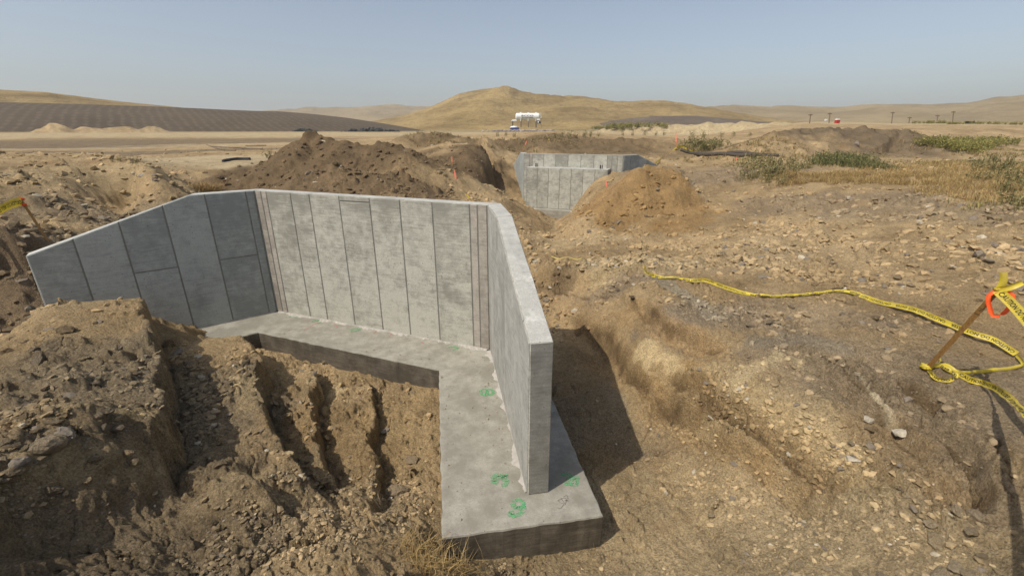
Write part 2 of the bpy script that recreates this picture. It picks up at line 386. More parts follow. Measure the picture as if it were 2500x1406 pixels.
STRIPS = [
 ([(620,452,1.82),(720,448,1.86),(850,448,1.88),(960,450,1.86)], 1.9, (.118,.085,.055), .9, .95),
 ([(600,445,1.5),(700,425,1.8),(800,415,2.0),(920,420,1.9),(1040,425,1.7),(1120,420,1.7)], 2.3, (.112,.080,.050), .92, .95),
 ([(680,395,2.2),(780,370,2.6),(900,375,2.6),(1000,385,2.3)], 2.6, (.115,.083,.053), .9, .9),  # (points px,py,z), half width, colour, weight, rough
 ([(1380,735,.1),(1470,800,.1),(1540,880,.1),(1620,960,.1),(1720,1040,.08),(1860,1140,.05)], .30, (.315,.228,.130), .75, .35),
 ([(1330,700,.1),(1420,760,.05),(1490,830,.0)], .35, (.285,.21,.13), .7, .5),
 ([(1640,905,.30),(1760,1000,.20),(1880,1090,.15),(1990,1175,.15),(2040,1215,.15)], .20, (.335,.235,.125), .9, .10),
 ([(1690,895,.60),(1820,950,.60),(1950,1030,.60),(2060,1110,.55),(2090,1170,.50)], .30, (.335,.268,.172), .7, .75),
 ([(1530,765,.40),(1640,828,.50),(1745,862,.60)], .20, (.31,.218,.122), .7, .2),
 ([(1570,862,.25),(1650,900,.36)], .17, (.44,.35,.22), .85, .15),
 ([(1800,905,.75),(1900,870,.82),(2010,900,.85)], .10, (.43,.35,.23), .7, .2),
 ([(1600,690,.72),(1690,735,.80),(1770,785,.80)], .16, (.225,.195,.155), .85, .15),
 ([(1850,840,.82),(1950,825,.92),(2060,850,.98)], .16, (.235,.20,.155), .85, .15),
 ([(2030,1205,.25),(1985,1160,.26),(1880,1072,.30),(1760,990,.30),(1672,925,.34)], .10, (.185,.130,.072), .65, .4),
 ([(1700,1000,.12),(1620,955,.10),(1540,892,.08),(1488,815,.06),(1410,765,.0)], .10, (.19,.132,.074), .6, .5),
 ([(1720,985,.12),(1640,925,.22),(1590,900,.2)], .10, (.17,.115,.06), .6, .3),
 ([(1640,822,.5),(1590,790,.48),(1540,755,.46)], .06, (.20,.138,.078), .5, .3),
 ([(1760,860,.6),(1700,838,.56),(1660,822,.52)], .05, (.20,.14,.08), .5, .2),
 ([(2000,885,.88),(2120,930,.90),(2230,980,.92),(2340,1080,.90),(2420,1220,.82)], .26, (.205,.162,.115), .8, .75),
 ([(2085,935,.84),(2130,985,.81),(2180,1025,.79),(2215,1068,.76)], .022, (.56,.49,.37), .7, .4),
 ([(2120,1060,.65),(2200,1130,.62),(2300,1190,.68)], .22, (.275,.205,.128), .8, .2),
]
# crevices where the beds have parted: (points), half width, depth
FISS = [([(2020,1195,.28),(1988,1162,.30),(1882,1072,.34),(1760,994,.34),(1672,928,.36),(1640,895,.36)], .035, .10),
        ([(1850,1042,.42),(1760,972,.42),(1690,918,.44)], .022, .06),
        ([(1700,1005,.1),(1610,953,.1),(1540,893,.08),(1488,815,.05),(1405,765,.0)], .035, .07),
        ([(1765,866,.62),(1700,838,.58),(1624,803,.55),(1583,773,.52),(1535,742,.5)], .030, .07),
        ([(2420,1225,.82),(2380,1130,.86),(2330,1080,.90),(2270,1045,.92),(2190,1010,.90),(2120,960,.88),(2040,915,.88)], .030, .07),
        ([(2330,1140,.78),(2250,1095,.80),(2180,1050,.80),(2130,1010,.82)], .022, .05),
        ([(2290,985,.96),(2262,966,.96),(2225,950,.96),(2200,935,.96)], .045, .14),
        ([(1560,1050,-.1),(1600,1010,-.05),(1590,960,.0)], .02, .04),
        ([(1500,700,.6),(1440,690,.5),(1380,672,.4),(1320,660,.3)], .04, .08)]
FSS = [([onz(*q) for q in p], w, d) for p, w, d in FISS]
def fissure(x, y, p, hw):
    wx_ = .045 * fbm(x / .30, y / .30, 4, 55); wy_ = .045 * fbm(x / .30, y / .30, 4, 56)
    d, _, par, _ = seg_dist(x + wx_, y + wy_, p)
    brk = np.clip(.8 + .9 * gnoise(x / .25, y / .25, 57), 0, 1)
    hw_ = hw * (.45 + .5 * brk)
    return np.exp(-(d / hw_) ** 2) * brk * sstep(0, .05, par) * sstep(0, .05, 1 - par)
SW = [([onz(*q) for q in p], w, c, wt, rg) for p, w, c, wt, rg in STRIPS]
PW = [(onz(p[0], p[1], p[2])[:2], *p[3:]) for p in PATCH]

def soil(x, y):
    r = np.hypot(x, y)
    n1 = fbm(x / 3.1, y / 3.1, 4, 51); n2 = fbm(x / .7, y / .7, 4, 61)
    c = np.empty(x.shape + (3,))
    t = np.clip(.5 + .55 * n1 + .25 * n2, 0, 1)[..., None]
    c[:] = np.array((.215, .158, .094)) * (1 - t) + np.array((.345, .262, .165)) * t
    rough = np.full(x.shape, .48) + .35 * n1
    # pale road bands far out
    c2 = np.array((.33, .275, .185))
    ang = np.degrees(np.arctan2(x, y))
    rr = r + 6 * gnoise(ang / 9, np.zeros_like(ang), 3)
    w = sstep(78, 86, rr) * (1 - sstep(128, 140, rr)) * sstep(50, 44, ang)
    w = w * np.clip(.75 + .5 * n1, 0, 1)
    c = c * (1 - w[..., None]) + c2 * w[..., None]
    rough = rough * (1 - w) + .1 * w
    w = sstep(140, 160, rr)
    c = c * (1 - w[..., None]) + np.array((.22, .185, .115)) * w[..., None]
    for (p, a, b, col, st, rg) in PW:
        rd = unit(p); tx = np.array([rd[1], -rd[0]])
        m = np.hypot(x - p[0], y - p[1]) < 2.2 * max(a, b)
        if not m.any(): continue
        xs, ys = x[m], y[m]; sc = max(a, b)
        u = ((xs - p[0]) * tx[0] + (ys - p[1]) * tx[1]) / a
        v = ((xs - p[0]) * rd[0] + (ys - p[1]) * rd[1]) / b
        q = np.hypot(u, v) + .45 * fbm(xs / (sc * .5), ys / (sc * .5), 4, 91)
        w = st * (1 - sstep(.55, 1.15, q))
        c[m] = c[m] * (1 - w[:, None]) + np.array(col) * w[:, None]
        rough[m] = rough[m] * (1 - w) + rg * w
    for (p, hw, col, st, rg) in SW:
        ctr = np.mean(p, 0)
        m = np.hypot(x - ctr[0], y - ctr[1]) < 4 * hw + max(np.linalg.norm(q[:2] - ctr[:2]) for q in p)
        xs, ys = x[m], y[m]
        d, _, _, _ = seg_dist(xs, ys, p)
        q = d / hw + .5 * fbm(xs / (hw * 1.6), ys / (hw * 1.6), 4, 97)
        w = st * (1 - sstep(.55, 1.2, q))
        c[m] = c[m] * (1 - w[:, None]) + np.array(col) * w[:, None]
        rough[m] = rough[m] * (1 - w) + rg * w
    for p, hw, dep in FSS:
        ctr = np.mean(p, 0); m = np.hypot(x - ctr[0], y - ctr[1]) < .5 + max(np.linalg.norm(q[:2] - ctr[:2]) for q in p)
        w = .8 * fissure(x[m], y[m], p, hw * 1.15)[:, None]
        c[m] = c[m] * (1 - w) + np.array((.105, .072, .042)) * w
    c *= np.array((1.33, 1.28, 1.12))
    rough = np.where((r < 9.5) & (ang > 6), rough * .68, rough)
    return c, np.clip(rough, .04, 1.4)

def full_z(x, y, rough):
    r = np.hypot(x, y)
    z = scarps(x, y, broad(x, y))
    far = 1 - sstep(45, 130, r)
    att = 1.0
    if z.shape == (NR, NA):
        gr = np.gradient(z, RAD, axis=0); ga = np.gradient(z, axis=1) / (np.gradient(AZ)[None, :] * np.maximum(r, .2))
        att = 1 / (1 + 1.1 * (gr * gr + ga * ga))
    z = z + rough * far * (.085 * fbm(x / 1.7, y / 1.7, 3, 1) + .05 * fbm(x / .55, y / .55, 3, 2))
    # flaky ledges: thin beds that crop out in broken lines
    for (ax_, ay_, sp, amp_, sd_) in ((.95, .30, .34, .085, 8), (.75, .66, .15, .034, 18)):
        k = fbm(x / .9, y / .9, 3, sd_) * 1.3 + (x * ax_ + y * ay_) / sp
        fr = k - np.floor(k); msk = np.clip(fbm(x / 1.0, y / 1.0, 3, sd_ + 1) * 1.3 + .15, 0, .8) * (1 - sstep(12, 22, r)) * np.clip(rough * 1.6, 0, 1)
        z = z + att * msk * (amp_ * (np.minimum(fr / .12, (1 - fr) / .88) - .5) - amp_ * .55 * np.exp(-(np.minimum(fr, 1 - fr) / .06) ** 2))
    for p, hw, dep in FSS:
        ctr = np.mean(p, 0); m = np.hypot(x - ctr[0], y - ctr[1]) < .5 + max(np.linalg.norm(q[:2] - ctr[:2]) for q in p)
        z[m] -= .6 * dep * fissure(x[m], y[m], p, hw)
    for p, hw, sp, hh in BDS:
        c = np.mean(p, 0); m = np.hypot(x - c[0], y - c[1]) < 2.6 * hw + max(np.linalg.norm(q[:2] - c[:2]) for q in p)
        xs, ys = x[m], y[m]; d, sd_, par, _ = seg_dist(xs, ys, p); sd = d * sd_
        k = sd / sp + .9 * fbm(xs / .35, ys / .35, 3, 43) + 1.2 * gnoise(xs / 1.1, ys / 1.1, 44); fr = k - np.floor(k)
        msk = np.exp(-(d / hw) ** 2) * np.clip(.55 + 1.3 * gnoise(xs / .45, ys / .45, 45), 0, 1)
        z[m] += msk * hh * ((np.minimum(fr / .85, (1 - fr) / .15) - .5) - 1.3 * np.exp(-(np.minimum(fr, 1 - fr) / .10) ** 2))
    cr = np.abs(fbm(x / .6, y / .6, 4, 14))
    z = z - .035 * att * np.clip(rough, 0, .8) * (1 - sstep(0, .04, cr)) * sstep(-.1, .3, fbm(x / 1.4, y / 1.4, 2, 15)) * (1 - sstep(12, 20, r))
    dens = np.clip(.14 + .55 * fbm(x / 1.2, y / 1.2, 3, 21), .0, .75) * np.clip(rough * 1.15, .06, 1.2)
    z = z + lumps(x, y, .62, dens * .5, 101, .50) * (1 - sstep(30, 60, r)) * np.clip(rough, 0, 1)
    z = z + lumps(x, y, .27, dens * .9, 102, .55) * (1 - sstep(24, 40, r)) * np.sqrt(att)
    z = z + lumps(x, y, .12, dens * 1.2 + .14, 103, .62) * (1 - sstep(12, 20, r)) * att
    z = z + lumps(x, y, .055, dens * 1.1 + .26, 104, .62) * (1 - sstep(6, 9, r)) * att
    z = z + .012 * fbm(x / .09, y / .09, 3, 12) * (.35 + rough * .65) * (1 - sstep(9, 16, r)) * att
    # keep clear of the footing
    near = r < 14
    xs, ys = x[near], y[near]
    d, _, _, _ = seg_dist(xs, ys, FOOT_VIS, True)
    d = np.where(inside(FOOT_VIS, xs, ys), -d, d)
    w = sstep(.32, -.02, d)
    lim = -.33 + .05 * gnoise(xs / .3, ys / .3, 4)
    z[near] = z[near] * (1 - w) + np.minimum(z[near], lim) * w
    return z

# ------------------------------------------------------------------ ground grid: fine where it is near, coarse far out
rad = [0.25, .5, .75, 1.0, 1.2]
while rad[-1] < 950:
    r = rad[-1]
    k = .0044 if r < 7 else .0052 if r < 40 else .0052 * (1 + (r - 40) / 28)
    rad.append(r + max(.0115, k * r))
rad.append(1400); rad.append(2400); rad.append(4200)
RAD = np.array(rad)
fine = np.linspace(-60, 60, 880)
co = np.arange(62.5, 297.6, 4.7)
AZ = np.radians(np.r_[fine, co])
NA, NR = len(AZ), len(RAD)
R_, A_ = np.meshgrid(RAD, AZ, indexing='ij')
GX = R_ * np.sin(A_); GY = R_ * np.cos(A_)
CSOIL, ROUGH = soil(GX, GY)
GZ = full_z(GX, GY, ROUGH)
def gz(x, y):
    x = np.atleast_1d(np.asarray(x, float)); y = np.atleast_1d(np.asarray(y, float))
    r = np.hypot(x, y); a = np.arctan2(x, y)
    i = np.clip(np.searchsorted(RAD, r) - 1, 0, NR - 2); j = np.clip(np.searchsorted(AZ[:880], a) - 1, 0, 878)
    fr = np.clip((r - RAD[i]) / (RAD[i + 1] - RAD[i]), 0, 1); fa = np.clip((a - AZ[j]) / (AZ[j + 1] - AZ[j]), 0, 1)
    return (GZ[i, j] * (1 - fr) * (1 - fa) + GZ[i + 1, j] * fr * (1 - fa) + GZ[i, j + 1] * (1 - fr) * fa + GZ[i + 1, j + 1] * fr * fa)
def soil_at(x, y):
    r = np.hypot(x, y); a = np.arctan2(x, y)
    i = np.clip(np.searchsorted(RAD, r), 0, NR - 1); j = np.clip(np.searchsorted(AZ[:880], a), 0, 879)
    return CSOIL[i, j], ROUGH[i, j]
def hit(px, py, t0=1.2, t1=400):
    d = ray(px, py); t = np.geomspace(t0, t1, 3000)
    P = CAM + t[:, None] * d
    below = P[:, 2] < gz(P[:, 0], P[:, 1])
    k = int(np.argmax(below)) if below.any() else len(t) - 1
    p = P[k].copy(); p[2] = gz(p[0], p[1])[0]
    return p, t[k]

# ------------------------------------------------------------------ object helpers
def tag(o, label=None, cat=None, group=None, kind=None):
    if label: o['label'] = label
    if cat: o['category'] = cat
    if group: o['group'] = group
    if kind: o['kind'] = kind
    return o
def empty(name, loc=(0, 0, 0), rz=0.0):
    o = bpy.data.objects.new(name, None); COL.objects.link(o)
    o.location = loc; o.rotation_euler = (0, 0, rz); o.empty_display_size = .2
    return o
def link(name, me, mat=None, parent=None):
    o = bpy.data.objects.new(name, me); COL.objects.link(o)
    if mat is not None and not me.materials: me.materials.append(mat)
    if parent is not None: o.parent = parent
    return o
def pymesh(name, v, f, smooth=False):
    me = bpy.data.meshes.new(name)
    me.from_pydata([tuple(map(float, p)) for p in v], [], [tuple(map(int, q)) for q in f])
    if smooth: me.polygons.foreach_set('use_smooth', [True] * len(me.polygons))
    me.update(); return me
def np_mesh(name, V, F, smooth=False):
    """V (n,3), F (m,k) all faces with k corners"""
    V = np.asarray(V, np.float32); F = np.asarray(F, np.int32); m, k = F.shape
    me = bpy.data.meshes.new(name)
    me.vertices.add(len(V)); me.vertices.foreach_set('co', V.ravel())
    me.loops.add(m * k); me.loops.foreach_set('vertex_index', F.ravel())
    me.polygons.add(m); me.polygons.foreach_set('loop_start', np.arange(0, m * k, k, dtype=np.int32))
    me.polygons.foreach_set('loop_total', np.full(m, k, np.int32))
    me.polygons.foreach_set('use_smooth', np.full(m, smooth))
    me.update(calc_edges=True); me.validate(); return me
def set_col(me, name, rgb):
    at_ = me.attributes.new(name, 'FLOAT_COLOR', 'POINT')
    c = np.ones((len(me.vertices), 4), np.float32); c[:, :3] = rgb
    at_.data.foreach_set('color', c.ravel())
class MB:
    """collects shapes, builds one mesh"""
    def __init__(s): s.v = []; s.f = []
    def add(s, v, f):
        b = len(s.v); s.v += [tuple(map(float, p)) for p in v]; s.f += [tuple(b + i for i in q) for q in f]; return s
    def box(s, c, d, rz=0.0):
        x, y, z = np.array(d) / 2; ca, sa = math.cos(rz), math.sin(rz)
        v = [(c[0] + ca * i * x - sa * j * y, c[1] + sa * i * x + ca * j * y, c[2] + k * z) for k in (-1, 1) for j in (-1, 1) for i in (-1, 1)]
        return s.add(v, [(0, 2, 3, 1), (4, 5, 7, 6), (0, 1, 5, 4), (2, 6, 7, 3), (0, 4, 6, 2), (1, 3, 7, 5)])
    def tube(s, pts_, r, n=8, cap=True):
        pts_ = [np.asarray(p, float) for p in pts_]; rr = r if hasattr(r, '__len__') else [r] * len(pts_)
        v = []; f = []
        for k, p in enumerate(pts_):
            t = unit(pts_[min(k + 1, len(pts_) - 1)] - pts_[max(k - 1, 0)])
            a = np.cross(t, (0, 0, 1)) if abs(t[2]) < .95 else np.cross(t, (1, 0, 0)); a = unit(a); b = np.cross(t, a)
            for q in range(n):
                w = 2 * math.pi * q / n; v.append(p + rr[k] * (math.cos(w) * a + math.sin(w) * b))
        for k in range(len(pts_) - 1):
            for q in range(n):
                f.append((k * n + q, k * n + (q + 1) % n, (k + 1) * n + (q + 1) % n, (k + 1) * n + q))
        if cap: f.append(tuple(range(n - 1, -1, -1))); f.append(tuple((len(pts_) - 1) * n + q for q in range(n)))
        return s.add(v, f)
    def prism(s, poly, z0, z1):
        n = len(poly)
        v = [(p[0], p[1], z0) for p in poly] + [(p[0], p[1], z1 if not hasattr(z1, '__len__') else z1[i]) for i, p in enumerate(poly)]
        return s.add(v, [tuple(range(n - 1, -1, -1)), tuple(range(n, 2 * n))] + [(i, (i + 1) % n, n + (i + 1) % n, n + i) for i in range(n)])
    def build(s, name, mat, parent=None, smooth=False, bevel=0.0):
        me = pymesh(name, s.v, s.f, smooth)
        bm = bmesh.new(); bm.from_mesh(me)
        bmesh.ops.recalc_face_normals(bm, faces=bm.faces)
        if bevel > 0: bmesh.ops.bevel(bm, geom=bm.edges[:], offset=bevel, segments=1, affect='EDGES', clamp_overlap=True)
        bm.to_mesh(me); bm.free()
        return link(name, me, mat, parent)

# ------------------------------------------------------------------ materials
def mat_new(name, rough=.9, spec=.2):
    m = bpy.data.materials.new(name); m.use_nodes = True
    b = m.node_tree.nodes['Principled BSDF']; b.inputs['Roughness'].default_value = rough
    b.inputs['Specular IOR Level'].default_value = spec
    return m, m.node_tree, b
def N(nt, typ, **kw):
    n = nt.nodes.new(typ)
    for k, v in kw.items():
        if k.startswith('i_'):
            n.inputs[k[2:].replace('_', ' ')].default_value = v
        else: setattr(n, k, v)
    return n
def L(nt, a, b): nt.links.new(a, b)
def noise(nt, vec, scale, detail=5, rough=.6):
    n = N(nt, 'ShaderNodeTexNoise'); n.inputs['Scale'].default_value = scale; n.inputs['Detail'].default_value = detail
    n.inputs['Roughness'].default_value = rough; L(nt, vec, n.inputs['Vector']); return n.outputs['Fac']
def ramp(nt, fac, stops):
    r = N(nt, 'ShaderNodeValToRGB'); e = r.color_ramp.elements
    while len(e) < len(stops): e.new(.5)
    for k, (p, c) in enumerate(stops):
        e[k].position = p; e[k].color = (*c, 1) if len(c) == 3 else c
    L(nt, fac, r.inputs[0]); return r.outputs[0]
def mix(nt, fac, a, b, mode='MIX'):
    m = N(nt, 'ShaderNodeMix', data_type='RGBA', blend_type=mode)
    for s, v in ((m.inputs[0], fac), (m.inputs[6], a), (m.inputs[7], b)):
        if isinstance(v, (int, float)): s.default_value = v
        elif isinstance(v, tuple): s.default_value = (*v, 1) if len(v) == 3 else v
        else: L(nt, v, s)
    return m.outputs[2]
def math_(nt, op, a, b=0.0, c=0.0):
    m = N(nt, 'ShaderNodeMath', operation=op)
    for s, v in zip(m.inputs, (a, b, c)):
        if isinstance(v, (int, float)): s.default_value = v
        else: L(nt, v, s)
    return m.outputs[0]
def maprange(nt, v, a, b, c=0.0, d=1.0):
    m = N(nt, 'ShaderNodeMapRange'); L(nt, v, m.inputs[0])
    for k, q in zip((1, 2, 3, 4), (a, b, c, d)): m.inputs[k].default_value = q
    return m.outputs[0]
def bump(nt, bsdf, h, strength, dist):
    b = N(nt, 'ShaderNodeBump'); b.inputs['Strength'].default_value = strength; b.inputs['Distance'].default_value = dist
    L(nt, h, b.inputs['Height']); L(nt, b.outputs[0], bsdf.inputs['Normal']); return b
def simple(name, col, rough=.8, spec=.2, var=.15, scale=6.0, metal=0.0):
    m, nt, b = mat_new(name, rough, spec)
    tc = N(nt, 'ShaderNodeTexCoord'); n = noise(nt, tc.outputs['Object'], scale, 4)
    c = mix(nt, maprange(nt, n, .3, .7), tuple(x * (1 - var) for x in col), tuple(x * (1 + var) for x in col))
    L(nt, c, b.inputs['Base Color']); b.inputs['Metallic'].default_value = metal
    return m

def ground_mat():
    m, nt, b = mat_new('soil', .95, .08)
    at_ = N(nt, 'ShaderNodeAttribute', attribute_name='soil'); geo = N(nt, 'ShaderNodeNewGeometry'); P = geo.outputs['Position']
    n1 = noise(nt, P, 1.3, 8, .65); n2 = noise(nt, P, 14, 8, .78); n3 = noise(nt, P, 55, 5, .75)
    v = math_(nt, 'MULTIPLY', maprange(nt, n1, .3, .7, .74, 1.26), maprange(nt, n2, .25, .75, .60, 1.40))
    v = math_(nt, 'MULTIPLY', v, maprange(nt, n3, .34, .66, .58, 1.42))
    c = mix(nt, 1.0, at_.outputs['Color'], v, 'MULTIPLY')
    # grit: pale and dark grains
    vo = N(nt, 'ShaderNodeTexVoronoi'); vo.inputs['Scale'].default_value = 34; L(nt, P, vo.inputs['Vector'])
    dist, vc = vo.outputs['Distance'], vo.outputs['Color']
    sep = N(nt, 'ShaderNodeSeparateColor'); L(nt, vc, sep.inputs[0])
    g = math_(nt, 'MULTIPLY', math_(nt, 'LESS_THAN', dist, .28), math_(nt, 'GREATER_THAN', sep.outputs[0], .86))
    c = mix(nt, math_(nt, 'MULTIPLY', g, .6), c, (.46, .40, .30))
    g = math_(nt, 'MULTIPLY', math_(nt, 'LESS_THAN', dist, .30), math_(nt, 'GREATER_THAN', sep.outputs[1], .86))
    c = mix(nt, math_(nt, 'MULTIPLY', g, .5), c, (.10, .085, .07))
    # rusty streaks
    n4 = noise(nt, P, .9, 4, .55)
    c = mix(nt, maprange(nt, n4, .60, .74, 0, .35), c, (.30, .18, .08))
    L(nt, c, b.inputs['Base Color'])
    h = math_(nt, 'ADD', math_(nt, 'MULTIPLY', n2, .7), math_(nt, 'ADD', math_(nt, 'MULTIPLY', n3, .34), math_(nt, 'MULTIPLY', dist, -.16)))
    bump(nt, b, h, 1.0, .07)
    return m
def concrete_mat(name, lo, hi, stain=.5, warm=(.20, .185, .16), lifts=False):
    m, nt, b = mat_new(name, .88, .25)
    tc = N(nt, 'ShaderNodeTexCoord'); P = tc.outputs['Object']
    oi = N(nt, 'ShaderNodeObjectInfo'); rnd = oi.outputs['Random']
    add = N(nt, 'ShaderNodeVectorMath', operation='ADD'); L(nt, P, add.inputs[0])
    cmb = N(nt, 'ShaderNodeCombineXYZ'); L(nt, math_(nt, 'MULTIPLY', rnd, 13.0), cmb.inputs[0]); L(nt, math_(nt, 'MULTIPLY', rnd, 7.0), cmb.inputs[2]); L(nt, cmb.outputs[0], add.inputs[1])
    Q = add.outputs[0]
    big = noise(nt, Q, 1.7, 7, .62); mid = noise(nt, Q, 6.5, 6, .68); fine_ = noise(nt, Q, 60, 4, .6)
    st = N(nt, 'ShaderNodeMapping'); st.inputs['Scale'].default_value = (1.2, 1.2, 12); L(nt, Q, st.inputs['Vector'])
    streak = noise(nt, st.outputs[0], 3.0, 5, .65)
    f = math_(nt, 'ADD', math_(nt, 'MULTIPLY', big, .36), math_(nt, 'ADD', math_(nt, 'MULTIPLY', mid, .34), math_(nt, 'MULTIPLY', streak, .30)))
    f = math_(nt, 'ADD', f, maprange(nt, rnd, 0, 1, -.05, .05))
    if lifts:     # two pours: ragged honeycombed line across the wall, damp band along the top
        sx = N(nt, 'ShaderNodeSeparateXYZ'); L(nt, P, sx.inputs[0])
        wv = noise(nt, P, .7, 3, .5)
        zl = math_(nt, 'SUBTRACT', sx.outputs[2], maprange(nt, wv, .3, .7, .75, 1.55))
        f = math_(nt, 'ADD', f, maprange(nt, zl, .02, -.02, 0, .035))
        f = math_(nt, 'SUBTRACT', f, maprange(nt, math_(nt, 'ADD', sx.outputs[2], math_(nt, 'MULTIPLY', mid, .5)), 2.30, 2.65, 0, .06))
        hc = math_(nt, 'MULTIPLY', maprange(nt, math_(nt, 'ABSOLUTE', math_(nt, 'SUBTRACT', zl, .10)), .16, .02), maprange(nt, noise(nt, P, 30, 4, .8), .56, .66))
    c = ramp(nt, f, [(.425, lo), (.50, tuple((a + d) / 2 for a, d in zip(lo, hi))), (.575, hi)])
    c = mix(nt, maprange(nt, fine_, .36, .66, 0, .5), c, lo)
    # stains where the forms leaked, scuffs
    sp = noise(nt, Q, 3.1, 8, .75)
    c = mix(nt, math_(nt, 'MULTIPLY', maprange(nt, sp, .55, .66), stain), c, warm)
    sc = noise(nt, Q, 14, 6, .8)
    c = mix(nt, math_(nt, 'MULTIPLY', maprange(nt, sc, .59, .68), .6), c, tuple(x * .55 for x in lo))
    if lifts: c = mix(nt, math_(nt, 'MULTIPLY', hc, .8), c, (.10, .094, .08))
    # air holes
    vo = N(nt, 'ShaderNodeTexVoronoi'); vo.inputs['Scale'].default_value = 20; L(nt, Q, vo.inputs['Vector'])
    sep = N(nt, 'ShaderNodeSeparateColor'); L(nt, vo.outputs['Color'], sep.inputs[0])
    hole = math_(nt, 'MULTIPLY', math_(nt, 'LESS_THAN', vo.outputs['Distance'], math_(nt, 'MULTIPLY', sep.outputs[1], .16)), math_(nt, 'GREATER_THAN', sep.outputs[0], .72))
    c = mix(nt, math_(nt, 'MULTIPLY', hole, .75), c, (.07, .068, .06))
    L(nt, c, b.inputs['Base Color'])
    h = math_(nt, 'SUBTRACT', math_(nt, 'ADD', math_(nt, 'MULTIPLY', mid, .5), math_(nt, 'MULTIPLY', fine_, .35)), math_(nt, 'MULTIPLY', hole, .6))
    bump(nt, b, h, .45, .008)
    return m
def rock_mat():
    m, nt, b = mat_new('stone', .92, .12)
    tc = N(nt, 'ShaderNodeTexCoord'); oi = N(nt, 'ShaderNodeObjectInfo')
    n = noise(nt, tc.outputs['Object'], 2.2, 7, .7); n2 = noise(nt, tc.outputs['Object'], 11, 4, .7)
    base = oi.outputs['Color']
    c = mix(nt, 1.0, base, math_(nt, 'MULTIPLY', maprange(nt, n, .3, .7, .72, 1.25), maprange(nt, n2, .3, .7, .8, 1.2)), 'MULTIPLY')
    L(nt, c, b.inputs['Base Color']); bump(nt, b, math_(nt, 'ADD', n, math_(nt, 'MULTIPLY', n2, .4)), .7, .25)
    return m
def attr_mat(name, attr, rough=.9, spec=.1, trans=0.0, nscale=0):
    m, nt, b = mat_new(name, rough, spec)
    a = N(nt, 'ShaderNodeAttribute', attribute_name=attr); c = a.outputs['Color']
    if nscale:
        g = N(nt, 'ShaderNodeNewGeometry'); n = noise(nt, g.outputs['Position'], nscale, 5, .7)
        c = mix(nt, 1.0, c, maprange(nt, n, .25, .75, .7, 1.3), 'MULTIPLY')
    L(nt, c, b.inputs['Base Color'])
    if trans:
        t = N(nt, 'ShaderNodeBsdfTranslucent'); L(nt, c, t.inputs[0]); mx = N(nt, 'ShaderNodeMixShader'); mx.inputs[0].default_value = trans
        L(nt, b.outputs[0], mx.inputs[1]); L(nt, t.outputs[0], mx.inputs[2]); L(nt, mx.outputs[0], nt.nodes['Material Output'].inputs[0])
    return m

M_SOIL = ground_mat()
M_WALL = concrete_mat('board_marked_concrete', (.250, .243, .205), (.52, .507, .435), .45, (.22, .20, .165), True)
M_STRIP = concrete_mat('leak_stained_concrete', (.25, .225, .19), (.46, .42, .36), .45, (.22, .175, .15))
M_JOINT = concrete_mat('form_joint_concrete', (.175, .168, .145), (.27, .262, .228), .3, (.15, .138, .115))
M_WING = concrete_mat('shade_tinted_concrete', (.27, .286, .268), (.44, .458, .43), .25, (.22, .215, .195))  # cool blue-green of the shaded left wing put into the colour
M_WARM = concrete_mat('sunlight_tinted_concrete', (.27, .265, .24), (.46, .452, .41), .25, (.22, .21, .185))  # same wing concrete with the warm sunlit tone put into its colour
M_TOP = concrete_mat('trowelled_concrete', (.36, .355, .32), (.54, .53, .485), .2, (.29, .28, .255))
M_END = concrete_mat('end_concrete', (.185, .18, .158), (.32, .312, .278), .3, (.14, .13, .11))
M_FOOT = concrete_mat('footing_concrete', (.245, .230, .188), (.40, .38, .322), .35, (.205, .178, .138))
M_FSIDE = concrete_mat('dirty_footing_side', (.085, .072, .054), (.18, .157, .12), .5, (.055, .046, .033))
M_STONE = rock_mat()
M_PEB = attr_mat('pebbles', 'tint', .92, .1, 0, 40)
M_LEAF = attr_mat('leaf', 'tint', .75, .15, .25)

# ------------------------------------------------------------------ ground mesh
def build_ground():
    V = np.stack([GX, GY, GZ], -1)
    # push rough ground along its own slope so that clods overhang a little
    du = np.roll(V, -1, 0) - V; dv = np.roll(V, -1, 1) - V
    du[-1] = du[-2]
    nn = np.cross(dv, du); nn /= np.linalg.norm(nn, axis=-1, keepdims=True) + 1e-12
    nn *= np.sign(nn[..., 2:3])
    steep = 1 - nn[..., 2]
    amp = (1 - sstep(14, 24, R_)) * (R_ > 1.3)
    dn = fbm((V[..., 0] + V[..., 2] * 1.3) / .13, (V[..., 1] - V[..., 2] * 1.1) / .17, 4, 303) * np.clip(steep * 3.0, .05, 1) * .034
    dn = dn * np.where(A_ > .1, .35, 1.0)
    V = V + nn * (dn * amp)[..., None]
    idx = np.arange(NR * NA).reshape(NR, NA)
    a = idx[:-1]; b = idx[1:]
    a2 = np.roll(a, -1, 1); b2 = np.roll(b, -1, 1)
    F = np.stack([a, a2, b2, b], -1).reshape(-1, 4)[:, ::-1]
    Vf = np.vstack([V.reshape(-1, 3), [[0, 0, 1.85]]])
    me = np_mesh('ground', Vf, F, False)
    # close the middle under the camera
    bm = bmesh.new(); bm.from_mesh(me); bm.verts.ensure_lookup_table()
    c = bm.verts[NR * NA]
    for j in range(NA):
        bm.faces.new((bm.verts[j], c, bm.verts[(j + 1) % NA]))
    bm.to_mesh(me); bm.free()
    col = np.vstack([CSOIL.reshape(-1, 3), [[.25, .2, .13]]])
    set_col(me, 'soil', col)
    me.polygons.foreach_set('use_smooth', np.ones(len(me.polygons), bool))
    o = link('ground', me, M_SOIL); tag(o, 'bare churned tan soil of the excavation', kind='structure')
    return o
build_ground()

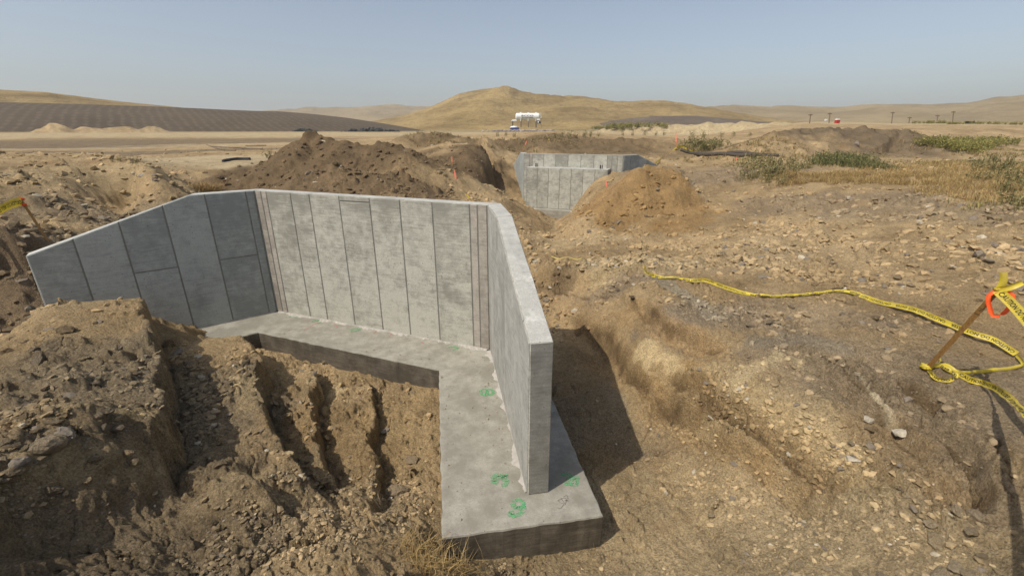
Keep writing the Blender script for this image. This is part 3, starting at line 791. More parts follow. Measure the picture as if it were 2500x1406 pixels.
# ------------------------------------------------------------------ hills
def hill(name, label, sil, D, front, zb, mat, ncol=420, nrow=70, namp=.06, nsc=30.0, depth=1.5, seed=1, prof=1.0):
    px = np.array([s[0] for s in sil], float); py = np.array([s[1] for s in sil], float)
    X = np.linspace(px[0], px[-1], ncol)
    # smooth interpolation of the skyline
    Y = np.interp(X, px, py); ker = np.hanning(max(5, int(ncol * .02) | 1)); ker /= ker.sum()
    Yp = np.pad(Y, len(ker) // 2, 'edge'); Y = np.convolve(Yp, ker, 'valid')
    V = np.zeros((nrow, ncol, 3)); s = np.linspace(0, 1.9, nrow)
    for j in range(ncol):
        d = ray(X[j], Y[j]); h = math.hypot(d[0], d[1]); dx, dy = d[0] / h, d[1] / h; sl = d[2] / h
        ztop = H + sl * D
        for i in range(1):
            pass
        dist = D * (front + (1 - front) * s)
        dist = np.where(s > 1, D * (1 + (s - 1) * depth * (1 - front)), dist)
        p = np.where(s <= 1, np.sin(np.clip(s, 0, 1) * math.pi / 2) ** (1.6 * prof), np.cos(np.clip((s - 1) / .9, 0, 1) * math.pi / 2))
        V[:, j, 0] = dx * dist; V[:, j, 1] = dy * dist; V[:, j, 2] = zb + (ztop - zb) * p
    n = fbm(V[..., 0] / nsc, V[..., 1] / nsc, 5, seed)
    rid = 1 - np.abs(fbm(V[..., 0] / (nsc * 1.7), V[..., 1] / (nsc * 1.7), 4, seed + 9)) * 1.6
    hgt = np.clip(V[..., 2] - zb, 0, None)
    V[..., 2] += (n * namp + (rid - .6) * namp * .8) * hgt * np.clip(1 - np.exp(-((s[:, None] - 1) / .20) ** 2) * .93, 0, 1)
    V[0, :, 2] -= 3; 
    idx = np.arange(nrow * ncol).reshape(nrow, ncol)
    F = np.stack([idx[:-1, :-1], idx[:-1, 1:], idx[1:, 1:], idx[1:, :-1]], -1).reshape(-1, 4)
    me = np_mesh(name, V.reshape(-1, 3), F, True)
    o = link(name, me, mat); tag(o, label, kind='structure'); return o
def grass_hill_mat(name, lo, hi, dark, sc):
    m, nt, b = mat_new(name, .95, .05)
    g = N(nt, 'ShaderNodeNewGeometry'); P = g.outputs['Position']
    st = N(nt, 'ShaderNodeMapping'); st.inputs['Scale'].default_value = (1, 1, 3.5); L(nt, P, st.inputs['Vector'])
    n1 = noise(nt, st.outputs[0], .02 * sc, 7, .62); n2 = noise(nt, st.outputs[0], .16 * sc, 6, .75); n3 = noise(nt, P, .6 * sc, 4, .7)
    f = math_(nt, 'ADD', math_(nt, 'MULTIPLY', n1, .6), math_(nt, 'MULTIPLY', n2, .4))
    c = mix(nt, maprange(nt, f, .42, .58), lo, hi)
    c = mix(nt, maprange(nt, n2, .56, .68, 0, .75), c, dark)
    c = mix(nt, maprange(nt, n3, .60, .70, 0, .5), c, dark)
    L(nt, c, b.inputs['Base Color']); bump(nt, b, math_(nt, 'ADD', n2, math_(nt, 'MULTIPLY', n3, .4)), .8, 2.5)
    return m
def row_mat():
    m, nt, b = mat_new('tracked_slope', .95, .05)
    g = N(nt, 'ShaderNodeNewGeometry'); P = g.outputs['Position']
    n1 = noise(nt, P, .03, 6, .6); n2 = noise(nt, P, .5, 5, .7)
    w = N(nt, 'ShaderNodeTexWave', wave_type='BANDS', bands_direction='DIAGONAL'); w.inputs['Scale'].default_value = .17; w.inputs['Distortion'].default_value = 3.2
    w.inputs['Detail'].default_value = 3; w.inputs['Detail Scale'].default_value = .6
    mp = N(nt, 'ShaderNodeMapping'); mp.inputs['Rotation'].default_value = (0, 0, math.radians(12)); L(nt, P, mp.inputs['Vector']); L(nt, mp.outputs[0], w.inputs['Vector'])
    br = N(nt, 'ShaderNodeTexWave', wave_type='BANDS', bands_direction='Z'); br.inputs['Scale'].default_value = .35; br.inputs['Distortion'].default_value = 3; L(nt, P, br.inputs['Vector'])
    t = math_(nt, 'MULTIPLY', w.outputs['Fac'], maprange(nt, br.outputs['Fac'], 0, 1, .5, 1.0))
    c = mix(nt, maprange(nt, n1, .35, .65), (.086, .064, .041), (.116, .087, .056))
    c = mix(nt, math_(nt, 'MULTIPLY', maprange(nt, t, .35, .9), math_(nt, 'MULTIPLY', n2, 1.0)), c, (.165, .130, .088))
    L(nt, c, b.inputs['Base Color']); bump(nt, b, n2, .6, .5)
    return m
M_GOLD = grass_hill_mat('golden_grass', (.215, .148, .058), (.40, .285, .122), (.115, .085, .042), 1.0)
M_GOLD2 = grass_hill_mat('dry_grass', (.235, .172, .085), (.34, .255, .13), (.15, .112, .066), .6)
M_BERM = grass_hill_mat('dark_berm', (.15, .115, .085), (.21, .165, .12), (.10, .08, .065), 2.0)
M_ROW = row_mat()
hill('far_hills', 'low dry hills fading into the haze at the centre left', [(540,285),(620,276),(690,270),(740,267),(790,267),(850,263),(900,262),(960,260),(1040,262),(1120,262),(1250,266),(1400,275),(1500,290)], 1150, .55, 0, M_GOLD2, namp=.12, nsc=90, seed=3)
hill('far_hills', 'long low dry hills along the horizon on the right', [(1560,275),(1640,270),(1700,266),(1745,264),(1790,259),(1835,263),(1880,265),(1930,261),(1990,263),(2060,264),(2110,260),(2150,258),(2280,257),(2370,254),(2430,244),(2500,238),(2620,228),(2900,215),(3300,230)], 900, .45, 0, M_GOLD2, namp=.10, nsc=70, seed=13)
hill('golden_hill', 'rounded golden grass hill behind the white tank', [(800,318),(860,306),(930,294),(990,283),(1035,270),(1075,254),(1120,236),(1165,224),(1205,219),(1245,221),(1275,228),(1300,236),(1340,239),(1385,237),(1430,241),(1490,250),(1540,252),(1590,249),(1630,252),(1680,260),(1740,268),(1800,277),(1870,288),(1960,300),(2060,312)], 480, .45, 1.0, M_GOLD, ncol=620, nrow=110, namp=.11, nsc=36, seed=23)
hill('golden_hill', 'golden grass slope rising at the left edge of the horizon', [(-900,150),(-500,175),(-200,205),(0,221),(60,224),(120,228),(200,238),(300,250),(380,259),(460,266),(560,271),(660,276),(760,290)], 360, .6, 1.0, M_GOLD, namp=.06, nsc=30, seed=33)
hill('dark_slope', 'graded dark earth slope with rows of track marks on the left', [(-900,235),(-500,242),(-100,250),(0,251),(120,254),(250,258),(380,262),(500,267),(620,272),(690,274),(760,279),(850,289),(930,301),(1000,313),(1040,320)], 255, .62, 2.2, M_ROW, namp=.03, nsc=30, seed=43, prof=.8)
hill('dark_slope', 'low dark earth berm below the golden hill on the right', [(1440,300),(1500,294),(1560,287),(1610,284),(1700,283),(1750,288),(1820,294),(1900,302)], 300, .8, 1.5, M_BERM, ncol=200, nrow=40, namp=.08, nsc=12, seed=53)

# ------------------------------------------------------------------ headwalls
def wall_top(s): return HT if s <= KINK else HT + (HE - HT) * (s - KINK) / (LW - KINK)
def make_panel(parent, P0, d, n, s0, s1, zlo, zhi_f, z0, mat, proud=.010):
    """raised field between two form joints; zhi_f gives the top at s"""
    g = .011
    a, b = s0 + g, s1 - g
    pl = [(a, zlo + g), (b, zlo + g)]
    top = [(b, zhi_f(b) - g)]
    if s0 < KINK < s1 and zhi_f(b) != zhi_f(a): top.append((KINK, zhi_f(KINK) - g))
    top.append((a, zhi_f(a) - g))
    pl += top
    k = len(pl); c = np.mean(pl, 0); v = []
    for ins, off in ((0, -.002), (0, proud * .55), (.006, proud)):
        for (s, z) in pl:
            q = c - np.array([s, z]); q = q / (np.linalg.norm(q) + 1e-9)
            s2, z2 = s + math.copysign(min(ins, abs(q[0]) * 9), q[0]) * (ins > 0), z + math.copysign(ins, q[1]) * (ins > 0)
            p = P0 + d * s2 + n * off
            v.append((p[0], p[1], z2 + z0))
    f = [tuple(range(2 * k, 3 * k))]
    for r in range(2):
        f += [(r * k + i, r * k + (i + 1) % k, (r + 1) * k + (i + 1) % k, (r + 1) * k + i) for i in range(k)]
    mb = MB(); mb.add(v, f)
    return mb.build('form_panel', mat, parent)
def wall_part(root, name, inner, outer, topf, z0, mat, mtop, mend, kink=True):
    """inner/outer: (start, end) plan points; top runs by topf(fraction list)"""
    (i0, i1), (o0, o1) = inner, outer
    fr = [0, 1] if not kink else [0, KINK / LW, 1]
    ri = [(i0 + (i1 - i0) * t, topf(t)) for t in fr]; ro = [(o0 + (o1 - o0) * t, topf(t)) for t in fr]
    n = len(fr); v = []
    for p, h in ri: v.append((p[0], p[1], z0)); v.append((p[0], p[1], z0 + h))
    for p, h in ro: v.append((p[0], p[1], z0)); v.append((p[0], p[1], z0 + h))
    f = []; mi = []
    for k in range(n - 1):
        f.append((2 * k, 2 * k + 2, 2 * k + 3, 2 * k + 1)); mi.append(3)
        f.append((2 * n + 2 * k, 2 * n + 2 * k + 1, 2 * n + 2 * k + 3, 2 * n + 2 * k + 2)); mi.append(0)
        f.append((2 * k + 1, 2 * k + 3, 2 * n + 2 * k + 3, 2 * n + 2 * k + 1)); mi.append(1)
        f.append((2 * k, 2 * n + 2 * k, 2 * n + 2 * k + 2, 2 * k + 2)); mi.append(0)
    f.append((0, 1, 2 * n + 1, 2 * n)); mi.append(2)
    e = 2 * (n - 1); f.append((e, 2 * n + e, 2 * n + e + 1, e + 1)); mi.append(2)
    me = pymesh(name, v, f); me.materials.append(mat); me.materials.append(mtop); me.materials.append(mend); me.materials.append(M_JOINT)
    me.polygons.foreach_set('material_index', mi)
    bm = bmesh.new(); bm.from_mesh(me); bmesh.ops.recalc_face_normals(bm, faces=bm.faces)
    bmesh.ops.bevel(bm, geom=bm.edges[:], offset=.008, segments=1, affect='EDGES', clamp_overlap=True)
    bm.to_mesh(me); bm.free()
    return link(name, me, None, root)
def footing_part(root, poly, z0, z1, name='footing', side=None):
    # densely cut rim so that the edge is a little ragged
    rim = []
    for k in range(len(poly)):
        p, q = np.array(poly[k]), np.array(poly[(k + 1) % len(poly)]); m = max(2, int(np.linalg.norm(q - p) / .06))
        rim += [p + (q - p) * t for t in np.linspace(0, 1, m, endpoint=False)]
    rim = np.array(rim); n = len(rim); c = rim.mean(0)
    up = rim + .009 * np.c_[gnoise(rim[:, 0] / .12, rim[:, 1] / .12, 71), gnoise(rim[:, 0] / .12, rim[:, 1] / .12, 72)]
    nrm = np.roll(rim, -1, 0) - np.roll(rim, 1, 0); nrm = np.c_[nrm[:, 1], -nrm[:, 0]]; nrm /= np.linalg.norm(nrm, axis=1, keepdims=True)
    ar = sum(rim[i][0] * rim[(i + 1) % n][1] - rim[(i + 1) % n][0] * rim[i][1] for i in range(n)); nrm = nrm if ar > 0 else -nrm
    v = []
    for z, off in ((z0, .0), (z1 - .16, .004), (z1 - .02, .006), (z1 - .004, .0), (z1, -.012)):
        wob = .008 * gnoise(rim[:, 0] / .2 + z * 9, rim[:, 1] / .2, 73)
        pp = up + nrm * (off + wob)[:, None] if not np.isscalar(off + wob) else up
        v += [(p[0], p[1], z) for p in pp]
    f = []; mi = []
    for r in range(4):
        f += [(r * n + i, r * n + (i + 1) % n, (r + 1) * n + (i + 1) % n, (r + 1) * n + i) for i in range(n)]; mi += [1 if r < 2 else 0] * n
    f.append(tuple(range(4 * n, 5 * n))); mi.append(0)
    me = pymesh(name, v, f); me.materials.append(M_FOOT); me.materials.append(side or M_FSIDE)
    me.polygons.foreach_set('material_index', mi)
    bm = bmesh.new(); bm.from_mesh(me); bmesh.ops.recalc_face_normals(bm, faces=bm.faces); bmesh.ops.triangulate(bm, faces=[q for q in bm.faces if len(q.verts) > 4]); bm.to_mesh(me); bm.free()
    return link(name, me, None, root)

def build_headwall(label, A, B, DL, DR, DB, z0, seamsB, seamsL, seamsR, splits, foot, off=0.0):
    # off: where the formed (seen) face lies from A-B; the other face is WT behind or in front of it
    root = empty('concrete_headwall', (0, 0, 0)); tag(root, label, 'retaining wall')
    back = off > 0          # seen from behind: A-B is the outer face
    I = offset_chain(A, B, DL, DR, DB, 0, LW); O = offset_chain(A, B, DL, DR, DB, WT if back else -WT, LW)
    lb = np.linalg.norm(B - A)
    nB = np.array([DB[1], -DB[0]]); nB = nB if nB @ (DL + DR) > 0 else -nB
    nL = np.array([-DL[1], DL[0]]); nL = nL if nL @ DB > 0 else -nL
    nR = np.array([-DR[1], DR[0]]); nR = nR if nR @ DB < 0 else -nR
    if back: nB, nL, nR = -nB, -nL, -nR
    bw = wall_part(root, 'back_wall', (I[1], I[2]), (O[1], O[2]), lambda t: HT, z0, M_WALL, M_TOP, M_WALL, False)
    wl = wall_part(root, 'wing_wall', (I[1], I[0]), (O[1], O[0]), lambda t: wall_top(t * LW), z0, M_WING, M_TOP, M_END)
    wr = wall_part(root, 'wing_wall', (I[2], I[3]), (O[2], O[3]), lambda t: wall_top(t * LW), z0, M_WALL if not back else M_WING, M_TOP, M_END)
    for par, P0, d, n, seams, mat, tf, key in ((bw, I[1], DB, nB, [0.012] + seamsB + [lb - .012], M_WALL, lambda s: HT, 'B'),
                                          (wl, I[1], DL, nL, [.012] + seamsL + [LW - .003], M_WING, wall_top, 'L'),
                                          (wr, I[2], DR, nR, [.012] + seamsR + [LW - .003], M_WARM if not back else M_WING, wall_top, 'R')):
        for a, b in zip(seams[:-1], seams[1:]):
            if par is bw: mat = M_STRIP if b - a < .2 else M_WALL
            cut = [z for (k, x, z) in splits if k == key and a < x < b]
            if cut:
                make_panel(par, P0, d, n, a, b, .0, lambda s: cut[0], z0, mat); make_panel(par, P0, d, n, a, b, cut[0], tf, z0, mat)
            else: make_panel(par, P0, d, n, a, b, .0, tf, z0, mat)
    footing_part(root, foot, z0 - .62, z0 - .002, side=M_FOOT if back else None)
    return root
near = build_headwall('large grey concrete headwall with two flared wings on a footing in the foreground', A, B, DL, DR, DB, 0.0,
    [.16, .29, .87, 1.30, 1.95, 2.58, 3.17, 3.77, 4.42, 4.55], [.15, .78, 1.40, 2.01, 2.60], [.22, .50, 1.08, 1.68, 2.28, 2.86],
    [('L', .4, 1.22), ('L', 1.7, 1.20), ('B', 2.2, 2.33)], list(FI) + list(FO)[::-1])
# far one
Z2 = 0.0
A2 = onz(1277.5, 499, Z2)[:2]
B2 = onz(1523, 379.6, HT + Z2)[:2]
DB2 = unit(B2 - A2); angB = math.degrees(math.atan2(DB2[1], DB2[0]))
DL2 = dirv(angB + 120); DR2 = dirv(angB + 60)       # its wings run away from the camera
lb2 = float(np.linalg.norm(B2 - A2))
FI2 = offset_chain(A2, B2, DL2, DR2, DB2, WT + TOE, LW + .42); FO2 = offset_chain(A2, B2, DL2, DR2, DB2, -1.05, LW + .42)
far_root = build_headwall('smaller grey concrete headwall beside the orange dirt mound in the middle distance', A2, B2, DL2, DR2, DB2, Z2,
    [.3, .45, 1.0, 1.6, 2.2, 2.8, 3.4, 4.0, lb2 - .5, lb2 - .25], [.5, 1.1, 1.7, 2.3, 2.8], [.5, 1.1, 1.7, 2.3, 2.8], [], list(FI2) + list(FO2)[::-1], 1.0)
# low front wall standing before the far back wall
nB2 = np.array([DB2[1], -DB2[0]]); nB2 = nB2 if nB2[1] < 0 else -nB2
hf = 1.84
f0 = A2 + DB2 * .40 + nB2 * .70; f1 = A2 + DB2 * 4.18 + nB2 * .70
df = unit(f1 - f0); lf = float(np.linalg.norm(f1 - f0)); nf = np.array([df[1], -df[0]]); nf = nf if nf[1] < 0 else -nf
fw = wall_part(far_root, 'front_wall', (f0, f1), (f0 - nf * .695, f1 - nf * .695), lambda t: hf, Z2, M_WING, M_TOP, M_END, False)
ss = list(np.linspace(.02, lf - .02, 8))
for a, b in zip(ss[:-1], ss[1:]): make_panel(fw, f0, df, nf, a, b, 0, lambda s: hf, Z2, M_WALL)
for s in (.35, lf - .4):
    p = f0 + df * s - nf * .35
    mb = MB(); mb.tube([(p[0], p[1], Z2 + hf), (p[0], p[1], Z2 + hf + .17)], .035, 6); mb.tube([(p[0] + .08, p[1], Z2 + hf), (p[0] + .08, p[1], Z2 + hf + .17)], .02, 6)
    mb.build('anchor_bolt', simple('dark_steel', (.06, .055, .05), .7), far_root)

# mortar spilt along the foot of the near wall, and paint marks
def ribbon_flat(pts_, w, z, jag=0.0, seed=0):
    v = []; f = []
    for k, p in enumerate(pts_):
        a = np.array(pts_[max(k - 1, 0)][:2]); b = np.array(pts_[min(k + 1, len(pts_) - 1)][:2]); t = unit(b - a + 1e-9); n = np.array([-t[1], t[0]])
        ww = w if np.isscalar(w) else w[k]
        v += [(p[0] + n[0] * ww[0], p[1] + n[1] * ww[0], z), (p[0] - n[0] * ww[1], p[1] - n[1] * ww[1], z)] if not np.isscalar(ww) else [(p[0] + n[0] * ww, p[1] + n[1] * ww, z), (p[0] - n[0] * ww, p[1] - n[1] * ww, z)]
    for k in range(len(pts_) - 1): f.append((2 * k, 2 * k + 1, 2 * k + 3, 2 * k + 2))
    return v, f
def spill(root, P0, d, n, L0, L1, amp, seed):
    s = np.arange(L0, L1, .02)
    w = amp * (np.clip(.22 + .9 * fbm(s / .35, s * 0, 4, seed) + .5 * gnoise(s / .9, s * 0 + 3, seed + 1), .06, 1.4))
    mb = MB(); v = []; f = []
    for k in range(len(s)):
        p = P0 + d * s[k]; q = p + n * (.006 + w[k]); r = p + n * (.006 + w[k] * .55)
        v += [(p[0] + n[0] * .004, p[1] + n[1] * .004, .024), (r[0], r[1], .013 + .004 * math.sin(k * 1.7)), (q[0], q[1], -.001)]
    for k in range(len(s) - 1):
        for c_ in (0, 1): f.append((3 * k + c_, 3 * k + c_ + 1, 3 * k + 4 + c_, 3 * k + 3 + c_))
    mb.add(v, f); return mb.build('mortar_spill', M_SPILL, root)
M_SPILL = simple('spilt_mortar', (.40, .375, .335), .95, .1, .16, 14)
nBv = np.array([DB[1], -DB[0]]); nBv = nBv if nBv[1] < 0 else -nBv
nRv = np.array([-DR[1], DR[0]]); nRv = nRv if nRv @ DB < 0 else -nRv
nLv = np.array([-DL[1], DL[0]]); nLv = nLv if nLv @ DB > 0 else -nLv
ZZ = 0
spill(near, A, DB, nBv, .05, 4.68, .16, 5)
spill(near, B, DR, nRv, .03, 3.15, .12, 15)
spill(near, A, DL, nLv, .05, 1.5, .03, 25)
M_BLACKISH = simple('tarred_gap', (.03, .026, .02), .9)
def paint_mat(name, col, thr, sc_=26):
    m, nt, b = mat_new(name, .8, .2); tc = N(nt, 'ShaderNodeTexCoord'); n = noise(nt, tc.outputs['Object'], sc_, 5, .75)
    b.inputs['Base Color'].default_value = (*col, 1)
    tr = N(nt, 'ShaderNodeBsdfTransparent'); mx = N(nt, 'ShaderNodeMixShader')
    L(nt, maprange(nt, n, thr - .13, thr + .13), mx.inputs[0]); L(nt, tr.outputs[0], mx.inputs[1]); L(nt, b.outputs[0], mx.inputs[2])
    L(nt, mx.outputs[0], nt.nodes['Material Output'].inputs[0]); return m
M_GREEN = paint_mat('green_spray_paint', (.13, .44, .19), .53, 30)
M_PINK = paint_mat('pink_spray_paint', (.62, .20, .15), .50)
M_INK = simple('pencil', (.07, .068, .06), .8)
def catmull(p, m=8):
    p = [np.asarray(q, float) for q in p]
    if len(p) < 3: return p
    out = []
    for k in range(len(p) - 1):
        p0 = p[max(k - 1, 0)]; p1 = p[k]; p2 = p[k + 1]; p3 = p[min(k + 2, len(p) - 1)]
        for t in np.linspace(0, 1, m, endpoint=False):
            out.append(.5 * ((2 * p1) + (-p0 + p2) * t + (2 * p0 - 5 * p1 + 4 * p2 - p3) * t * t + (-p0 + 3 * p1 - 3 * p2 + p3) * t ** 3))
    out.append(p[-1]); return out
v = []
for s_ in np.linspace(2.0, 3.13, 12):
    for w_ in np.linspace(-.008, -(WT - .008), 5):
        q = B + DR * s_ + nRv * w_; v.append((q[0], q[1], wall_top(s_) + .0022))
f = [(5 * i + j, 5 * i + j + 1, 5 * i + j + 6, 5 * i + j + 5) for i in range(11) for j in range(4)]
mb = MB(); mb.add(v, f); mb.build('patching_mortar', paint_mat('white_mortar', (.60, .59, .54), .50, 4), near)
q0 = onz(769, 836, 0); nf_ = np.array([*nBv, 0])
mb = MB(); mb.box((q0[0] - nf_[0] * .0, q0[1], -.17), (.022, .05, .33), math.atan2(DB[1], DB[0])); mb.build('form_gap', M_BLACKISH, near)
g_ = np.random.default_rng(31); V_ = []; F_ = []; b_ = 0
for k in range(240):
    e_ = g_.integers(0, 3); t_ = g_.random()
    P_, Q_ = ((FI[1], FI[2]), (FI[2], FI[3]), (B + nRv * .05, B + nRv * .05 + DR * 3))[e_]
    p_ = P_ + (Q_ - P_) * t_ + (nBv if e_ == 0 else nRv) * (-.03 - abs(g_.normal()) * .16 if e_ < 2 else abs(g_.normal()) * .12 + .02)
    s_ = .004 + .014 * g_.random() ** 4; v_ = g_.normal(size=(6, 3)); v_ = v_ / np.linalg.norm(v_, axis=1, keepdims=True) * s_
    v_ = np.array([(1, 0, 0), (-1, 0, 0), (0, 1, 0), (0, -1, 0), (0, 0, .8), (0, 0, -.6)]) * s_ * g_.uniform(.6, 1.3, (6, 1)) + np.array([p_[0], p_[1], s_ * .4])
    V_.append(v_); F_ += [(b_ + i, b_ + j, b_ + k_) for i, j, k_ in ((0, 2, 4), (2, 1, 4), (1, 3, 4), (3, 0, 4), (2, 0, 5), (1, 2, 5), (3, 1, 5), (0, 3, 5))]; b_ += 6
tag(link('dirt_crumbs', np_mesh('dirt_crumbs', np.vstack(V_), np.array(F_)), simple('dry_crumb', (.33, .27, .19), .95)), 'crumbs of dry soil scattered on the near footing', kind='stuff')
ZP = [.0028]
def stroke(px_pts, w, mat, name, m=6):
    ZP[0] += .00012
    P = catmull([onz(a, b, ZP[0])[:2] for a, b in px_pts], m)
    v, f = ribbon_flat(P, w, ZP[0]); mb = MB(); mb.add(v, f); return mb.build(name, mat, near)
for s_ in ([(1172,952),(1178,962),(1190,964),(1186,952),(1176,950)], [(1186,952),(1198,950),(1204,957),(1198,964),(1188,962),(1190,953)],
           [(1200,1168),(1212,1159),(1222,1161),(1212,1168),(1203,1174),(1216,1178)], [(1222,1163),(1236,1160),(1228,1168),(1238,1173),(1234,1182),(1224,1184)],
           [(1262,1240),(1252,1232),(1258,1222),(1272,1222),(1278,1232),(1270,1240),(1262,1236)], [(1276,1228),(1278,1242),(1268,1254),(1250,1258),(1244,1252),(1256,1250)],
           [(1372,1160),(1382,1156),(1392,1164),(1384,1172)], [(1394,1172),(1404,1164),(1410,1168),(1402,1176),(1412,1180)], [(1376,1178),(1394,1181),(1412,1182)],
           [(855,806),(868,802),(878,804),(866,808),(856,809)], [(706,774),(716,770),(726,772),(718,776)], [(760,786),(772,782),(784,784),(776,789)], [(1095,848),(1108,846),(1118,850),(1104,854)]):
    stroke(s_, .026, M_GREEN, 'paint_mark')
for s_ in ([(742,806),(770,790),(790,784)], [(815,792),(826,798)], [(912,815),(922,806)], [(950,822),(958,812)], [(1028,834),(1034,838)]):
    stroke(s_, .008, M_PINK, 'paint_mark')
for s_ in ([(1372,1218),(1362,1220),(1368,1226),(1376,1230),(1368,1240),(1360,1238)], [(1370,1216),(1380,1230)], [(1370,1216),(1382,1216),(1380,1230)], [(1376,1212),(1384,1208),(1386,1220),(1378,1220),(1388,1222)]):
    stroke(s_, .0013, M_INK, 'pencil_mark')

# ------------------------------------------------------------------ caution tape, stakes
M_TAPE, _nt, _b = mat_new('yellow_tape', .45, .4)
_tc = N(_nt, 'ShaderNodeTexCoord'); _n = noise(_nt, _tc.outputs['Object'], 9, 5, .7)
L(_nt, mix(_nt, maprange(_nt, _n, .42, .68, 0, .7), (.70, .55, .045), (.46, .37, .14)), _b.inputs['Base Color'])
_tr = N(_nt, 'ShaderNodeBsdfTranslucent'); _tr.inputs[0].default_value = (.6, .46, .03, 1); _mx = N(_nt, 'ShaderNodeMixShader'); _mx.inputs[0].default_value = .22
L(_nt, _b.outputs[0], _mx.inputs[1]); L(_nt, _tr.outputs[0], _mx.inputs[2]); L(_nt, _mx.outputs[0], _nt.nodes['Material Output'].inputs[0])
M_BLACK = simple('black_ink', (.045, .042, .03), .7)
M_ORANGE = simple('orange_flagging', (.80, .11, .025), .55, .3, .12, 30)
M_REDP = simple('pink_flagging', (.60, .16, .10), .6, .3)
def wood_mat():
    m, nt, b = mat_new('lath_wood', .8, .15); tc = N(nt, 'ShaderNodeTexCoord'); mp = N(nt, 'ShaderNodeMapping'); mp.inputs['Scale'].default_value = (30, 30, 2.5); L(nt, tc.outputs['Object'], mp.inputs['Vector'])
    n = noise(nt, mp.outputs[0], 2.0, 5, .6); c = mix(nt, maprange(nt, n, .3, .7), (.22, .115, .035), (.36, .21, .075)); L(nt, c, b.inputs['Base Color']); return m
M_WOOD = wood_mat()
def text_mesh(txt, size):
    cu = bpy.data.curves.new('lettering_source', 'FONT'); cu.body = txt; cu.size = size; cu.resolution_u = 2; cu.offset = size * .02
    o = bpy.data.objects.new('lettering_source', cu); COL.objects.link(o)
    dg = bpy.context.evaluated_depsgraph_get(); me = o.evaluated_get(dg).to_mesh()
    v = np.array([tuple(q.co) for q in me.vertices]); f = [tuple(p.vertices) for p in me.polygons]
    o.evaluated_get(dg).to_mesh_clear(); bpy.data.objects.remove(o); bpy.data.curves.remove(cu)
    return v, f
TXT_V, TXT_F = text_mesh('CAUTION DO NOT ENTER', .052)
TXT_W = TXT_V[:, 0].max() - TXT_V[:, 0].min()
def tape(label, pts_, ups, width=.075, text=True, flip=False, name='caution_tape', mat=None, group=None, parent=None, cat='tape', wig=.012, m=10, seed=0):
    """pts_: 3-D path; ups: across-direction at each path point"""
    P = np.array(catmull(pts_, m)); U = np.array(catmull([unit(u) for u in ups], m))
    dl = np.r_[0, np.cumsum(np.linalg.norm(np.diff(P, axis=0), axis=1))]
    n = max(8, int(dl[-1] / .03)); s = np.linspace(0, dl[-1], n)
    P = np.stack([np.interp(s, dl, P[:, k]) for k in range(3)], 1); U = np.stack([np.interp(s, dl, U[:, k]) for k in range(3)], 1)
    T = np.gradient(P, axis=0); T /= np.linalg.norm(T, axis=1, keepdims=True)
    U = U - (U * T).sum(1, keepdims=True) * T; U /= np.linalg.norm(U, axis=1, keepdims=True); Nn = np.cross(T, U)
    wv = wig * fbm(s / .25, s * 0 + seed, 3, 200 + seed)
    if parent is None and len(s) > 8: wv[0] = wv[-1] = 0
    cup = .010 * (1 + gnoise(s / .2, s * 0 + 7, seed + 3))
    rows = np.linspace(-.5, .5, 5)
    V = np.stack([P + U * (width * r) + Nn * (wv + cup * (4 * r * r) + .004 * gnoise(s / .06, s * 0 + r * 5, 9))[:, None] for r in rows], 1)
    idx = np.arange(n * 5).reshape(n, 5); F = np.stack([idx[:-1, :-1], idx[1:, :-1], idx[1:, 1:], idx[:-1, 1:]], -1).reshape(-1, 4)
    me = np_mesh(name, V.reshape(-1, 3), F, True)
    o = link(name, me, mat or M_TAPE, parent)
    if parent is None: tag(o, label, cat, group)
    if text and s[-1] > .25:
        vv = []; ff = []
        start = .03
        while start < s[-1] - .1:
            tv = TXT_V.copy(); u = start + (tv[:, 0] - TXT_V[:, 0].min()); w = (tv[:, 1] - .018) / .075
            ok = u < s[-1] - .01
            if flip: u = s[-1] - u; w = -w
            B0 = len(vv)
            def surf(u, w):
                i = np.clip(np.searchsorted(s, u) - 1, 0, n - 2); fr = ((u - s[i]) / (s[i + 1] - s[i]))[:, None]
                rr = np.clip((w + .5) * 4, 0, 3.999); j = rr.astype(int); fj = (rr - j)[:, None]
                q = (V[i, j] * (1 - fr) + V[i + 1, j] * fr) * (1 - fj) + (V[i, j + 1] * (1 - fr) + V[i + 1, j + 1] * fr) * fj
                return q, Nn[i]
            q, nn = surf(u, w)
            sgn = np.sign(((CAM - q) * nn).sum(1))[:, None]
            q = q + nn * sgn * .003
            vv += list(q); ff += [tuple(B0 + i for i in f) for f in TXT_F if all(ok[i] for i in f)]
            start += TXT_W + .07
        if ff:
            tm = pymesh('lettering', vv, ff); link('lettering', tm, M_BLACK, o if parent is None else parent)['kind'] = 'stuff'
    return o
UPZ = np.array([0, 0, 1.0])
def gpt(px, py, h=.03):
    p, t = hit(px, py); p[2] += h; return p
def face_up(p):  # across direction that shows the broad side to the camera when lying
    d = unit(np.asarray(p) - CAM); return unit(np.cross(np.cross(d, UPZ), d) * .75 + UPZ * .35)
